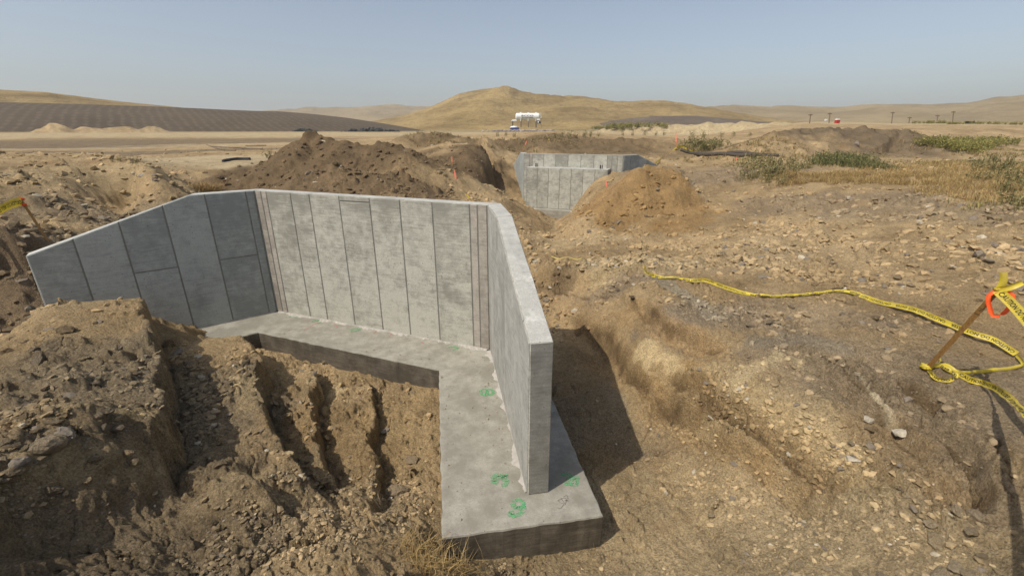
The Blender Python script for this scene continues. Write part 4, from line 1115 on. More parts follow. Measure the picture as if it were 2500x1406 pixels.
# main stake
def stake(label, base, top, w=.042, th=.012, sink=.12, group='survey stakes', face=None):
    root = empty('wooden_stake', base)
    ax = np.asarray(top) - np.asarray(base); ln = np.linalg.norm(ax); ax = ax / ln
    d = unit(CAM - np.asarray(base)) if face is None else unit(face)
    s = unit(np.cross(ax, d)); n = np.cross(s, ax)
    v = []
    for a, k in ((-sink, .15), (-.02, 1), (ln, 1)):
        for i, j in ((-1, -1), (1, -1), (1, 1), (-1, 1)):
            v.append(ax * a + s * (i * w / 2 * k) + n * (j * th / 2))
    mb = MB(); mb.add(v, [(3, 2, 1, 0), (8, 9, 10, 11)] + [(r * 4 + i, r * 4 + (i + 1) % 4, r * 4 + 4 + (i + 1) % 4, r * 4 + 4 + i) for r in range(2) for i in range(4)])
    mb.build('lath', M_WOOD, root); tag(root, label, 'stake', group)
    return root, ax, s, n, ln
b0, tb = hit(2258, 906)
s0 = hit(2343, 892)[0]
dT = ray(2447, 697); su = np.array(TO_SUN)
mtx = np.c_[dT, -su]; sol = np.linalg.lstsq(mtx, s0 - CAM, rcond=None)[0]
TOP1 = CAM + sol[0] * dT
rt, ax, sx, nx, ln = stake('leaning wooden stake with yellow tape and orange ribbon tied at its top', b0, TOP1)
# handwriting on the lath
def scribble(strokes, a0):
    mb = MB()
    for st_ in strokes:
        P = [ax * (a0 + q[0]) + sx * q[1] + nx * .0066 for q in st_]
        for p, q in zip(P[:-1], P[1:]):
            t = unit(q - p); w = np.cross(t, nx) * .0022
            mb.add([p - w, p + w, q + w, q - w], [(0, 1, 2, 3)])
    mb.build('handwriting', M_BLACK, rt)['kind'] = 'stuff'
circ = lambda c, r, a=0, b=6.3: [(c + r * math.cos(t), r * .85 * math.sin(t)) for t in np.linspace(a, b, 12)]
scribble([circ(-.10, .015), [(-.135, -.016), (-.135, .016)], [(-.15, -.012), (-.15, -.006)], [(-.15, .006), (-.15, .012)], circ(-.19, .017, 1.0, 5.6),
          [(-.30, -.016), (-.30, .012)], [(-.30, .012), (-.285, .012)], [(-.33, -.014), (-.33, .016)], [(-.33, 0), (-.315, 0), (-.315, .012)], [(-.37, -.017), (-.37, .017)], [(-.378, -.017), (-.378, .017)]], ln)
def knot(name, mat, root, c, r, seed, n=3):
    mb = MB(); rr = random.Random(seed)
    for k in range(n):
        a = np.array([rr.uniform(-1, 1), rr.uniform(-1, 1), rr.uniform(-.6, .6)]); a = unit(a); b = unit(np.cross(a, (0.3, .5, 1)))
        ring = [np.array(c) + r * (a * math.cos(t) + b * math.sin(t) * (.7 + .3 * math.sin(k))) for t in np.linspace(0, 6.28, 9)]
        mb.tube(ring, r * .38, 5)
    return mb.build(name, mat, root, True)
topl = TOP1 - b0
cr_ = unit(np.cross(ray(2445, 700), UPZ))
tape(None, [topl - ax * .03 + nx * .02, topl + UPZ * .05 + nx * .02 + cr_ * .0, topl + UPZ * .13 + nx * .03 - cr_ * .02], [cr_, cr_, cr_ + UPZ * .1], .05, False, name='tape_tail', parent=rt)
tape(None, [topl - ax * .04 + nx * .025, topl + UPZ * .02 + cr_ * .06 + nx * .03, topl + UPZ * .06 + cr_ * .10], [UPZ, UPZ - cr_ * .4, UPZ], .05, False, name='tape_tail', parent=rt)
knot('tape_knot', M_TAPE, rt, topl - ax * .05, .028, 3, 4)
# orange ribbon loop hanging on it
rb = [topl - ax * .06 + nx * .02, topl - UPZ * .10 - cr_ * .05 + nx * .03 , topl - UPZ * .20 - cr_ * .015 + nx * .03, topl - UPZ * .27 + cr_ * .03 + nx * .03, topl - UPZ * .20 + cr_ * .085 + nx * .03, topl - UPZ * .07 + cr_ * .09 + nx * .02, topl - UPZ * .03 + cr_ * .02 + nx * .02]
tape(None, rb, [cr_ + UPZ * .2, cr_ + UPZ * .1, cr_ - UPZ * .1, UPZ * .8 + cr_ * .5, cr_ + UPZ * .1, cr_, cr_], .032, False, name='ribbon', mat=M_ORANGE, parent=rt, wig=.002)
# strand from stake top off to the right
e1 = at(2580, 870, sol[0] * .82); e2 = at(2900, 1250, sol[0] * .55)
tape('yellow caution tape running down to the right from the stake top', [TOP1 - ax * .05 + np.array(nx) * .02, at(2480, 752, sol[0] * .96), e1, e2], [UPZ * .6 + cr_ * .8] * 4, .075, True)
# the long strand lying over the slope
LP = [(1570,655),(1578,668),(1592,676),(1620,682),(1660,684),(1685,690),(1722,688),(1752,699),(1800,716),(1860,727),(1930,726),(2000,721),(2060,716),(2105,728),(2150,745),(2220,770),(2300,800),(2370,828),(2420,846)]
P3 = [gpt(a, b, .03 + (.05 if a > 2200 else 0)) for a, b in LP] + [gpt(2478, 874, .05)]
EDGE = [.2, .6, .2, .7, .8, .5, .0, .2, .5, .8, .85, .8, .7, .5, .4, .3, .1, .1, .3, .3]
def turned(p, e):
    d = unit(np.asarray(p) - CAM); return unit(face_up(p) * (1 - e) + unit((d[0], d[1], 0)) * e)
tape('long yellow caution tape lying across the slope towards the stake foot', P3, [turned(p, e) for p, e in zip(P3, EDGE)], .066, True, True, wig=.02, seed=4)
P3 = [gpt(2478, 876, .05), gpt(2492, 892, .05), gpt(2488, 902, .03), gpt(2400, 914, .03), gpt(2340, 919, .04), gpt(2300, 908, .06), b0 + UPZ * .05]
tape('folded yellow tape strand running back along the ground to the stake foot', P3, [face_up(p) for p in P3], .045, False, wig=.004, seed=5)
P3 = [b0 + UPZ * .03 + cr_ * .02, gpt(2272, 925, .05), gpt(2285, 932, .03), gpt(2315, 934, .03), gpt(2330, 925, .05), gpt(2295, 908, .06), gpt(2285, 892, .08)]
tape('crumpled loop of yellow tape around the stake foot', P3, [face_up(p) + cr_ * .2 for p in P3], .04, True, wig=.008, seed=6)
knot('tape_knot', M_TAPE, rt, np.array([0, 0, .05]), .045, 8, 5)
# strand that leaves the ground and rises off to the right: its shadow falls on the slope below
def lifted(px, py, h):
    p, t = hit(px, py); return p + su / su[2] * h
P3 = [gpt(2330, 924, .05), gpt(2365, 935, .04), gpt(2395, 944, .04), lifted(2425, 985, .22), lifted(2440, 1080, .50), lifted(2462, 1180, .75), lifted(2478, 1270, .95), lifted(2490, 1390, 1.15), lifted(2510, 1560, 1.3)]
tape('yellow caution tape rising from the stake foot and leaving the picture at right', P3, [face_up(p) for p in P3[:4]] + [cr_ + UPZ * .1] * 5, .062, True, wig=.01, seed=7)
# stake at left
b1, tb1 = hit(119, 592); T1 = at(46, 480, tb1)
rl, axl, sxl, nxl, lnl = stake('leaning wooden stake with orange flagging at the far left', b1, T1)
knot('ribbon', M_ORANGE, rl, T1 - b1 + np.array([0, 0, -.06]), .05, 4, 4)
knot('ribbon', M_ORANGE, rl, (T1 - b1) * .82, .03, 5, 3)
crl = unit(np.cross(ray(50, 490), UPZ))
tape('yellow caution tape tied to the left stake and leaving the picture', [T1 - axl * .12, at(25, 500, tb1 * .97), at(-20, 522, tb1 * .93), at(-140, 560, tb1 * .85), at(-300, 600, tb1 * .8)], [UPZ] * 5, .14, True)
tape('thin twisted strand of yellow tape above the wider one at left', [T1 - axl * .04, at(25, 492, tb1 * .97), at(-20, 516, tb1 * .93), at(-140, 552, tb1 * .85)], [UPZ] * 4, .05, False)
# small marker flags and laths far off
def flag_stake(label, px, py, tpx, tpy, flagh, mat=M_REDP, w=.04):
    b, t = hit(px, py); top = at(tpx, tpy, t); r, a_, s_, n_, l_ = stake(label, b, top, w)
    mb = MB(); c = (top - b); sd = unit(np.cross(ray(px, py), UPZ))
    pts4 = [c + n_ * .02 - s_ * w * .6, c + n_ * .02 + s_ * w * .6, c - a_ * flagh * .6 + s_ * w * .8 + n_ * .03, c - a_ * flagh + n_ * .02, c - a_ * flagh * .6 - s_ * w + n_ * .02]
    mb.add(pts4, [(0, 1, 2, 3, 4)]); mb.build('ribbon', mat, r); return r
flag_stake('wooden lath with pink ribbon beside the left corner of the far headwall', 1275, 373, 1286, 344, .35)
flag_stake('pale lath with pink top behind the right wing of the far headwall', 1652, 368, 1650, 326, .75)
flag_stake('orange marker flag on the edge of the cut left of the far headwall', 1113, 436, 1109, 417, .42)
flag_stake('small orange marker flag on the dark spoil left of the far headwall', 1104, 405, 1103, 383, .3, w=.03)
flag_stake('short red flag stake on the slope of the orange mound', 1482, 456, 1478, 440, .4)
flag_stake('thin pale survey lath on the dark berm behind the far headwall', 1341, 347, 1340, 340, .05, M_TAPE, .05)
flag_stake('small red flag stake near the black pipes', 1795, 393, 1800, 386, .2)
P3 = [gpt(1652, 368, .15), at(1625, 380, hit(1640, 375)[1] * .985), at(1600, 400, hit(1600, 404)[1] * .97)]
tape('yellow rope of caution tape running from the pink topped lath to the mound', P3, [UPZ] * 3, .10, False, wig=.01)
P3 = [gpt(1652, 367, .15), gpt(1664, 367, .2), gpt(1680, 372, .1), gpt(1700, 374, .1)]
tape('short tail of yellow tape lying on the black pipe', P3, [UPZ] * 4, .12, False)
pb, tb_ = hit(1146, 487)
tape('short yellow tape tail standing behind the top of the near headwall', [pb, at(1143, 482, tb_), at(1138, 475, tb_)], [cr_] * 3, .10, False)
P3 = [gpt(a, b, .008) for a, b in ((1345, 628), (1365, 633), (1385, 629), (1405, 635), (1422, 632))]
tape('dusty yellow tape half buried on the track behind the right wing', P3, [turned(p, .6) for p in P3], .035, False, wig=.02, mat=simple('dusty_tape', (.42, .34, .12), .8))

# ------------------------------------------------------------------ stones
def ico(sub):
    bm = bmesh.new(); bmesh.ops.create_icosphere(bm, subdivisions=sub, radius=1.0)
    v = np.array([tuple(q.co) for q in bm.verts]); f = np.array([[q.index for q in p.verts] for p in bm.faces]); bm.free(); return v, f
I1 = ico(1); I2 = ico(2); I3 = ico(3)
def stone_shape(base, seed, flat, cuts=9):
    g = np.random.default_rng(seed); v = base[0].copy()
    for k in range(cuts):
        n = unit(g.normal(size=3)); c = g.uniform(.45, .85); e = np.clip(v @ n - c, 0, None); v = v - e[:, None] * n * .96
    v *= np.array([1, g.uniform(.65, 1), flat * g.uniform(.8, 1.15)])
    v += .03 * g.normal(size=v.shape)
    return v / np.abs(v[:, :2]).max()
STONE = []
for k in range(14):
    v = stone_shape(I3, 500 + k, .75 if k % 3 else .38, 12)
    v = v + .035 * np.stack([fbm(v[:, 1] * 3 + k, v[:, 2] * 3, 3, 5), fbm(v[:, 0] * 3, v[:, 2] * 3 + k, 3, 6), fbm(v[:, 0] * 3 + k, v[:, 1] * 3, 3, 7)], 1)
    me = np_mesh('rock', v, I3[1], False); me.materials.append(M_STONE); STONE.append(me)
M_WHITE_STONE = simple('pale_stone', (.40, .355, .275), .9, .1, .2, 3)
M_DARK_STONE = simple('grey_stone', (.20, .168, .13), .9, .1, .2, 3)
STONE_W = []; STONE_D = []
for k in range(4):
    m2 = STONE[k].copy(); m2.materials.clear(); m2.materials.append(M_WHITE_STONE); STONE_W.append(m2)
    m2 = STONE[k + 4].copy(); m2.materials.clear(); m2.materials.append(M_DARK_STONE); STONE_D.append(m2)
count_rocks = [0]
def where_stone(p):
    q = np.asarray(p, float) - CAM; F = q[1] * CT - q[2] * ST; U = q[1] * ST + q[2] * CT; px, py = CX + FPX * q[0] / F, CY - FPX * U / F
    if q[1] > 10.5 or py < 600:
        if px < 640: return 'rough stone on the rubble berm behind the left wing', 'stones on the left berm'
        if px < 1230: return 'rough clod on the dark spoil mounds behind the back wall', 'clods on the dark mounds'
        if px < 1760: return 'rough stone around the orange mound and the track before it', 'stones near the orange mound'
        return 'rough stone on the open ground below the dry grass', 'stones below the dry grass'
    if px < 420:
        if py < 900: return 'tan stone on the flat top of the left bank', 'stones on top of the left bank'
        if py < 1170: return 'angular stone in the rubble round the left boulder pile', 'stones round the left boulders'
        return 'stone on the dark slope below the left boulder pile', 'stones on the dark lower slope'
    if px < 1080:
        if px < 640: return 'clod lying in the widest gully left of the footing', 'clods in the widest gully'
        if px < 790: return 'clod lying in the middle gully before the back wall', 'clods in the middle gully'
        return 'brown clod on the strip of soil beside the footing', 'clods beside the footing'
    if py < 690: return 'stone on the pale ground above the long yellow tape', 'stones above the tape'
    if py < 830: return 'stone on the grey ground just below the long yellow tape', 'stones below the tape'
    if px > 2140: return 'brown stone on the slope below the leaning stake', 'stones below the stake'
    if py > 1190: return 'stone on the smooth ground at the foot of the cut bank', 'stones at the foot of the bank'
    return 'stone on the layered cut bank beside the wing shadow', 'stones on the cut bank'
def rock(p, size, label, group=None, kind='n', flat=None, rz=None, sink=.25):
    me = random.choice({'n': STONE, 'w': STONE_W, 'd': STONE_D}[kind])
    o = link('rock', me); s = size / 2
    o.scale = (s, s * random.uniform(.75, 1.05), s * (flat or random.uniform(.75, 1.1)))
    o.rotation_euler = (random.uniform(-.35, .35), random.uniform(-.35, .35), random.uniform(0, 6.28) if rz is None else rz)
    o.location = (p[0], p[1], p[2] + s * (.42 - sink * 1.2))
    cc = soil_at(np.array([p[0]]), np.array([p[1]]))[0][0]; k = random.uniform(.72, 1.2); g_ = cc.mean(); w = random.uniform(0, .25)
    o.color = tuple((cc * (1 - w) + g_ * w) * k) + (1.0,)
    tag(o, label, 'rock', group); count_rocks[0] += 1; return o
G_LB = 'stones on the left bank'; G_R = 'stones on the right slope'; G_P = 'clods in the gullies'; G_M = 'stones on the ground behind'
BIG = [
 (117,1067,74,'n','largest tan boulder in the pile on the left bank'),(160,1049,54,'d','grey angular boulder leaning on the largest tan one'),(133,1024,42,'n','rounded stone behind the largest boulder on the left bank'),
 (51,1116,54,'d','dark boulder below the largest one in the left pile'),(30,1144,56,'n','broad flat boulder at the foot of the left pile'),
 (434,853,42,'d','flat dark slab in the bottom of the first gully'),(941,1046,27,'d','smooth grey cobble in the fourth gully'),(970,1187,62,'n','largest cracked clod in front of the footing end'),
 (1007,1114,38,'n','broad clod between the gully and the footing'),(539,1123,38,'n','blocky clod at the mouth of the first gully'),
 (1753,1350,40,'n','pale flat stone alone at the bottom of the right slope'),(2117,1016,34,'w','white flat stone on the right slope'),(2200,1046,38,'w','white chalky stone in the layered bank'),
 (2077,1113,38,'w','long pale stone in the rubble of the right slope'),(2295,1392,62,'n','largest brown stone at the bottom right corner'),(2285,1309,52,'n','brown stone above the bottom right heap'),
 (2462,680,30,'n','grey stone behind the top of the leaning stake'),(345,424,22,'w','white stone on the crest beyond the left wing'),(205,497,24,'w','pale boulder on the slope beyond the left wing'),
 (2090,346,26,'d','dark boulder on the far spoil heap'),
]
for px, py, s, k, lab in BIG:
    p, t = hit(px, py + s * .3); rock(p, s * t / 1080, lab, None, k)
MORE_L = [(40,1081,30),(16,1077,28),(63,1088,30),(89,1044,36),(254,1039,38),(289,1036,32),(257,995,38),(240,916,30),(229,930,25),(155,976,20),(210,869,30),(161,797,38),(100,867,42),(294,843,24),(112,965,18),(231,1114,32),(10,1165,32),(8,1115,28),(100,1114,30),(75,1130,26),(310,1100,28),(330,1120,30),(215,1170,28),(130,1190,40),(60,1010,28),(330,985,24),(140,990,20),(240,1010,22),(20,850,30),(30,820,20),(60,830,18),(180,1060,24)]
for px, py, s in MORE_L:
    p, t = hit(px, py + s * .3); rock(p, s * t / 1080, *where_stone(p))
MORE_R = [(1901,1364,28),(1953,1374,22),(2022,1382,26),(2093,1396,28),(2010,1281,22),(1992,1301,18),(1735,1251,28),(2081,1077,26),(2056,1109,24),(2121,1042,24),(2273,1269,36),(2332,1376,42),(2364,1390,38),(2368,1293,44),(2332,1240,38),(2380,1250,40),(2241,1222,26),(2172,1382,22),(2150,1398,26),(2220,1210,24),(2200,1195,22),(2430,1330,30),(2440,1390,34),(2400,1350,28),
          (2224,690,26),(2250,664,24),(2190,672,30),(2330,650,26),(2160,690,22),(2045,700,24),(2030,640,22),(2075,735,26),(1930,745,22),(1880,780,26),(1830,790,24),(1760,750,26),(2140,770,30),(2180,790,24),(2300,700,20),(2390,730,20),(2080,760,22),(1990,690,22),(1660,720,20),(1545,720,26)]
for px, py, s in MORE_R:
    p, t = hit(px, py + s * .3); rock(p, s * t / 1080, *where_stone(p))
MORE_P = [(785,1029,22),(943,996,24),(794,877,20),(1030,1005,24),(990,1238,38),(1014,1178,24),(1034,1334,24),(918,948,18),(975,1265,26),(1010,1210,26),(960,1220,24),(1000,1280,22),(660,870,20),(560,930,22),(500,1000,22),(600,880,24),(560,960,18)]
for px, py, s in MORE_P:
    p, t = hit(px, py + s * .3); rock(p, s * t / 1080, *where_stone(p))
# the other large stones, scattered
def scatter(n, rmin, rmax, azr, seed):
    g = np.random.default_rng(seed); r = 1 / (1 / rmin + g.random(n) * (1 / rmax - 1 / rmin)); a = np.radians(g.uniform(*azr, n))
    return r * np.sin(a), r * np.cos(a), r
def free_of_walls(x, y):
    d, _, _, _ = seg_dist(x, y, list(FI) + list(FO)[::-1], True)
    m = ~inside(list(FI) + list(FO)[::-1], x, y) & (d > .08)
    return m & ~inside([*FI2, *list(FO2)[::-1]], x, y)
x, y, r = scatter(4000, 3.0, 26, (-56, 56), 77); ok = free_of_walls(x, y); x, y, r = x[ok], y[ok], r[ok]
_, rg = soil_at(x, y); keep = np.random.default_rng(5).random(len(x)) < np.clip(rg - .2, .03, 1) * np.clip(.3 + 1.1 * fbm(x / 1.1, y / 1.1, 3, 401), .04, 1) * np.clip((r / 8.0) ** .8, .25, 1); x, y, r = x[keep], y[keep], r[keep]
z = gz(x, y)
room = 292 - count_rocks[0]
for k in range(min(len(x), room)):
    px_ = random.choice([10, 11, 12, 13, 15, 18])
    lab, gr = where_stone((x[k], y[k], z[k]))
    rock((x[k], y[k], z[k]), px_ * r[k] / 1080, lab, gr)
# gravel: nobody could count it
def along(lines, seed):
    g = np.random.default_rng(seed); X = []
    for p, hw, n in lines:
        q = np.array([onz(*w)[:2] for w in p]); t = g.random(n) * (len(q) - 1); i = np.minimum(t.astype(int), len(q) - 2); f = (t - i)[:, None]
        X.append(q[i] * (1 - f) + q[i + 1] * f + g.normal(size=(n, 2)) * hw * .55)
    X = np.vstack(X); return X[:, 0], X[:, 1], np.hypot(X[:, 0], X[:, 1])
def pebbles(name, label, n, rmin, rmax, seed, smin, smax, ex=5, even=0.0, lines=None):
    x, y, r = scatter(n, rmin, rmax, (-58, 58), seed) if lines is None else along(lines, seed); ok = free_of_walls(x, y); x, y, r = x[ok], y[ok], r[ok]
    c, rg = soil_at(x, y); g = np.random.default_rng(seed + 1)
    cl = np.clip(.05 + 1.7 * fbm(x / 1.1, y / 1.1, 3, 401) + .9 * fbm(x / .3, y / .3, 2, 402), .02, 1)
    cl = np.maximum(cl, even); keep = g.random(len(x)) < (cl * np.clip(rg + .25, .15, 1) * np.where(rg < .25, .25, 1) if lines is None else 1.1); x, y, r, c = x[keep], y[keep], r[keep], c[keep]
    n = len(x); z = gz(x, y)
    var = [stone_shape(I1, 700 + k, .6 if k % 3 else .3, 5) for k in range(24)]; VV = np.array(var)
    s = (smin + (smax - smin) * g.random(n) ** ex) * np.clip(r / 4.0, .75, 3.2) / 2
    pick = g.integers(0, 24, n); v = VV[pick]
    an = g.uniform(0, 6.28, n); ca, sa = np.cos(an), np.sin(an); tl = g.uniform(-.5, .5, n)
    X = v[..., 0] * ca[:, None] - v[..., 1] * sa[:, None]; Y = v[..., 0] * sa[:, None] + v[..., 1] * ca[:, None]; Z = v[..., 2] + X * tl[:, None]
    V = np.stack([X, Y, Z], -1) * s[:, None, None] + np.stack([x, y, z + s * .08], -1)[:, None, :]
    F = (I1[1][None] + (np.arange(n) * len(I1[0]))[:, None, None]).reshape(-1, 3)
    me = np_mesh(name, V.reshape(-1, 3), F, False)
    tint = c * g.uniform(.72, 1.18, (n, 1)); pale = g.random(n) < .035; tint[pale] = np.array((.45, .39, .29)) * g.uniform(.8, 1.1, (pale.sum(), 1))
    dk = g.random(n) < .05; tint[dk] = np.array((.20, .165, .125))
    set_col(me, 'tint', np.repeat(tint, len(I1[0]), 0))
    o = link(name, me, M_PEB); tag(o, label, kind='stuff'); return o
pebbles('gravel', 'loose stones and crumbs strewn over the soil', 90000, 2.2, 26, 801, .011, .075)

pebbles('shards', 'shaly shards and crumbs gathered in drifts on the cut bank and in the gullies', 0, 0, 0, 841, .016, .080, 3.2, 0, [
    ([(1720,915,.62),(1850,980,.60),(1980,1050,.60),(2080,1130,.55)], .26, 520), ([(2040,1085,.6),(2080,1110,.58)], .16, 160),
    ([(2200,1190,.65),(2290,1290,.62),(2340,1390,.62)], .30, 260), ([(1640,735,.75),(1760,765,.8),(1900,790,.86)], .30, 420),
    ([(15,1070,1.1),(80,1075,1.08),(60,1140,1.1)], .26, 260), ([(440,860,.4),(480,950,.4),(530,1040,.4)], .16, 380),
    ([(990,1180,-.38),(1000,1260,-.4),(960,1320,-.36)], .12, 160), ([(1450,650,.5),(1560,640,.6),(1680,630,.7)], .5, 420),
    ([(1640,1180,-.3),(1760,1200,-.15),(1850,1280,-.1)], .3, 260), ([(1800,640,.85),(1950,690,.95),(2150,690,1.2)], .5, 420)])
pebbles('rubble', 'broken clods and stones strewn over the berms and spoil mounds', 26000, 8.5, 42, 821, .022, .085, 3, .25)

# ------------------------------------------------------------------ plants
def blades_mesh(name, base, n_per, h, spread, w, cols, seed, droop=.5, leafy=0, leaf=.03):
    """base: (k,3) rooted points; each gives n_per bent blades; returns mesh"""
    g = np.random.default_rng(seed); k = len(base); n = k * n_per
    b = np.repeat(base, n_per, 0); an = g.uniform(0, 6.28, n); ln = h * g.uniform(.45, 1.1, n) * 1.0; tilt = spread * np.abs(g.normal(size=n))
    dx, dy = np.cos(an), np.sin(an); px, py = -dy, dx
    b = b + np.stack([g.normal(size=n) * .25 * spread * h, g.normal(size=n) * .25 * spread * h, np.zeros(n)], 1)
    P0 = b; P1 = b + np.stack([dx * ln * tilt * .35, dy * ln * tilt * .35, ln * .6 / np.sqrt(1 + tilt ** 2)], 1)
    P2 = P1 + np.stack([dx * ln * (tilt * .5 + droop * .35), dy * ln * (tilt * .5 + droop * .35), ln * (.45 - droop * .35)], 1)
    ww = (w * g.uniform(.6, 1.3, n))[:, None] * np.stack([px, py, 0 * px], 1)
    V = np.stack([P0 - ww, P0 + ww, P1 - ww * .8, P1 + ww * .8, P2], 1).reshape(-1, 3)
    i = np.arange(n)[:, None] * 5
    F = np.concatenate([i + [0, 1, 3], i + [0, 3, 2], i + [2, 3, 4]], 1).reshape(-1, 3)
    c = np.array(cols)[g.integers(0, len(cols), n)] * g.uniform(.75, 1.25, (n, 1)); C = np.repeat(c, 5, 0)
    if leafy:
        m = n * leafy; t = g.uniform(.25, 1, m); q = np.repeat(np.arange(n), leafy)
        c0 = np.where((t < .6)[:, None], P0[q] + (P1[q] - P0[q]) * (t / .6)[:, None], P1[q] + (P2[q] - P1[q]) * ((t - .6) / .4)[:, None])
        d1 = g.normal(size=(m, 3)); d1 /= np.linalg.norm(d1, axis=1, keepdims=True); d2 = np.cross(d1, g.normal(size=(m, 3))); d2 /= np.linalg.norm(d2, axis=1, keepdims=True)
        sz = leaf * g.uniform(.5, 1.4, m)[:, None]
        c0 = c0 + d1 * sz
        LV = np.stack([c0 - d1 * sz, c0 + d2 * sz * .45, c0 + d1 * sz, c0 - d2 * sz * .45], 1).reshape(-1, 3)
        j = np.arange(m)[:, None] * 4 + len(V); LF = np.concatenate([j + [0, 1, 2], j + [0, 2, 3]], 1).reshape(-1, 3)
        lc = np.array(cols)[g.integers(0, len(cols), m)] * g.uniform(.7, 1.35, (m, 1))
        V = np.vstack([V, LV]); F = np.vstack([F, LF]); C = np.vstack([C, np.repeat(lc, 4, 0)])
    me = np_mesh(name, V, F, False); set_col(me, 'tint', C); me.materials.append(M_LEAF); return me
GREENS = [(.12, .14, .05), (.17, .18, .07), (.23, .21, .09), (.09, .11, .045), (.30, .24, .11)]
OLIVE = [(.20, .185, .075), (.27, .23, .10), (.34, .27, .13), (.13, .13, .055)]
YEL = [(.30, .27, .08), (.34, .29, .09), (.22, .21, .075), (.16, .165, .06)]
DRY = [(.42, .29, .12), (.50, .37, .17), (.36, .24, .095), (.28, .20, .10)]
def cluster(k, rx, ry, seed):
    g = np.random.default_rng(seed); a = g.uniform(0, 6.28, k); r = np.sqrt(g.random(k)); return np.stack([r * np.cos(a) * rx, r * np.sin(a) * ry, np.zeros(k)], 1)
PL = {}
for v_ in range(3):
    PL['green', v_] = blades_mesh('stems', cluster(20, .85, .6, 10 + v_), 12, .5, .65, .009, GREENS, 20 + v_, .5, 2, .035)
    PL['olive', v_] = blades_mesh('stems', cluster(10, .6, .5, 30 + v_), 6, .55, .5, .008, OLIVE, 40 + v_, .4, 4, .045)
    PL['yellow', v_] = blades_mesh('stems', cluster(15, 1.0, .7, 50 + v_), 9, .45, .6, .010, YEL, 60 + v_, .5, 4, .05)
    PL['weed', v_] = blades_mesh('stems', cluster(4, .2, .15, 70 + v_), 4, .9, .4, .010, OLIVE, 80 + v_, .25, 5, .06)
for key, me in PL.items(): pass
def plant(kind, px, py, hpx, label, group, cat='plant'):
    p, t = hit(px, py); sc = hpx * t / 1080 / {'green': .62, 'olive': .62, 'yellow': .45, 'weed': .9}[kind]
    o = link({'green': 'green_shrub', 'olive': 'scrub_plant', 'yellow': 'yellow_weed', 'weed': 'tall_weed'}[kind], PL[kind, random.randrange(3)])
    o.location = (p[0], p[1], p[2] - .03); o.scale = (sc * random.uniform(.85, 1.2), sc * random.uniform(.85, 1.2), sc); o.rotation_euler = (0, 0, random.uniform(0, 6.28))
    tag(o, label, cat, group); return o
for px, py, h in ((2010,404,30),(2035,398,40),(2060,402,44),(2088,406,42),(2112,408,34),(2140,412,28),(2045,392,34),(2076,396,36),(2168,414,20)):
    plant('green', px, py, h, 'dark green shrub in the clump below the far spoil heap', 'green shrubs below the spoil heap', 'shrub')
for px, py, h in ((1835,415,40),(1855,430,44),(1880,432,40),(1905,425,36),(1870,405,38),(1920,405,30),(1940,418,26),(1850,395,30),(1890,445,30),(1830,436,26),(1960,412,26)):
    plant('olive', px, py, h, 'olive green scrub plant at the left end of the dry grass', 'scrub at the left end of the grass', 'shrub')
for px, py, h in ((2270,352,20),(2300,356,22),(2330,360,24),(2360,362,24),(2390,360,22),(2420,356,20),(2450,352,18),(2290,345,18),(2340,348,18),(2380,348,18),(2430,346,16),(2310,366,22),(2350,372,22)):
    plant('yellow', px, py, h, 'yellow green weed in the patch right of the far spoil heap', 'yellow weeds right of the spoil heap', 'weed')
for px, py, h in ((2420,420,40),(2450,440,44),(2480,425,44),(2400,440,34),(2470,470,44),(2490,500,50),(2440,400,34),(2385,405,30),(2495,455,46)):
    plant('olive', px, py, h, 'dull green scrub plant at the right edge above the slope', 'scrub at the right edge', 'shrub')
for px, py, h in ((1685,365,34),(1700,370,38),(1715,368,40),(1730,366,36),(1745,360,28),(1760,355,24),(1700,352,24)):
    plant('olive', px, py, h, 'green yellow bush growing above the black pipes', 'bushes above the black pipes', 'shrub')
for k, (px, py, h) in enumerate([(1215,334,16),(1235,333,14),(1255,336,16),(1355,338,22),(1372,336,20),(1390,340,26),(1405,338,20),(1425,336,20),(1440,335,18),(1460,334,16),(1520,332,14),(1545,332,14),(1575,331,16),(1600,332,14),(1620,331,16),(1690,336,20),(1720,338,22),(1760,336,18),(1790,334,16),(1830,334,14),(335,398,26),(292,395,18),(275,396,14),(655,385,26),(662,380,18)]):
    plant('weed', px, py, h, 'spindly dry weed standing beside the flat left of the wing' if px < 700 else 'spindly weed growing along the near edge of the pale road', 'weeds on the left flat' if px < 700 else 'weeds along the pale road', 'weed')
for px, py, h in ((1500,316,14),(1520,314,16),(1535,312,14),(1590,312,14),(1615,311,12),(1460,316,10),(1000,312,8),(1020,312,8),(1050,312,9),(1080,313,9),(1110,313,10),(1140,313,10),(1170,314,10),(1360,314,9),(1385,312,9),(1410,312,9),(2250,302,9),(2290,302,9),(2330,304,9),(2380,303,9),(2430,304,9),(2480,305,9)):
    plant('yellow', px, py, h, 'low green bush in the far line of growth along the road', 'far bushes along the road', 'shrub')
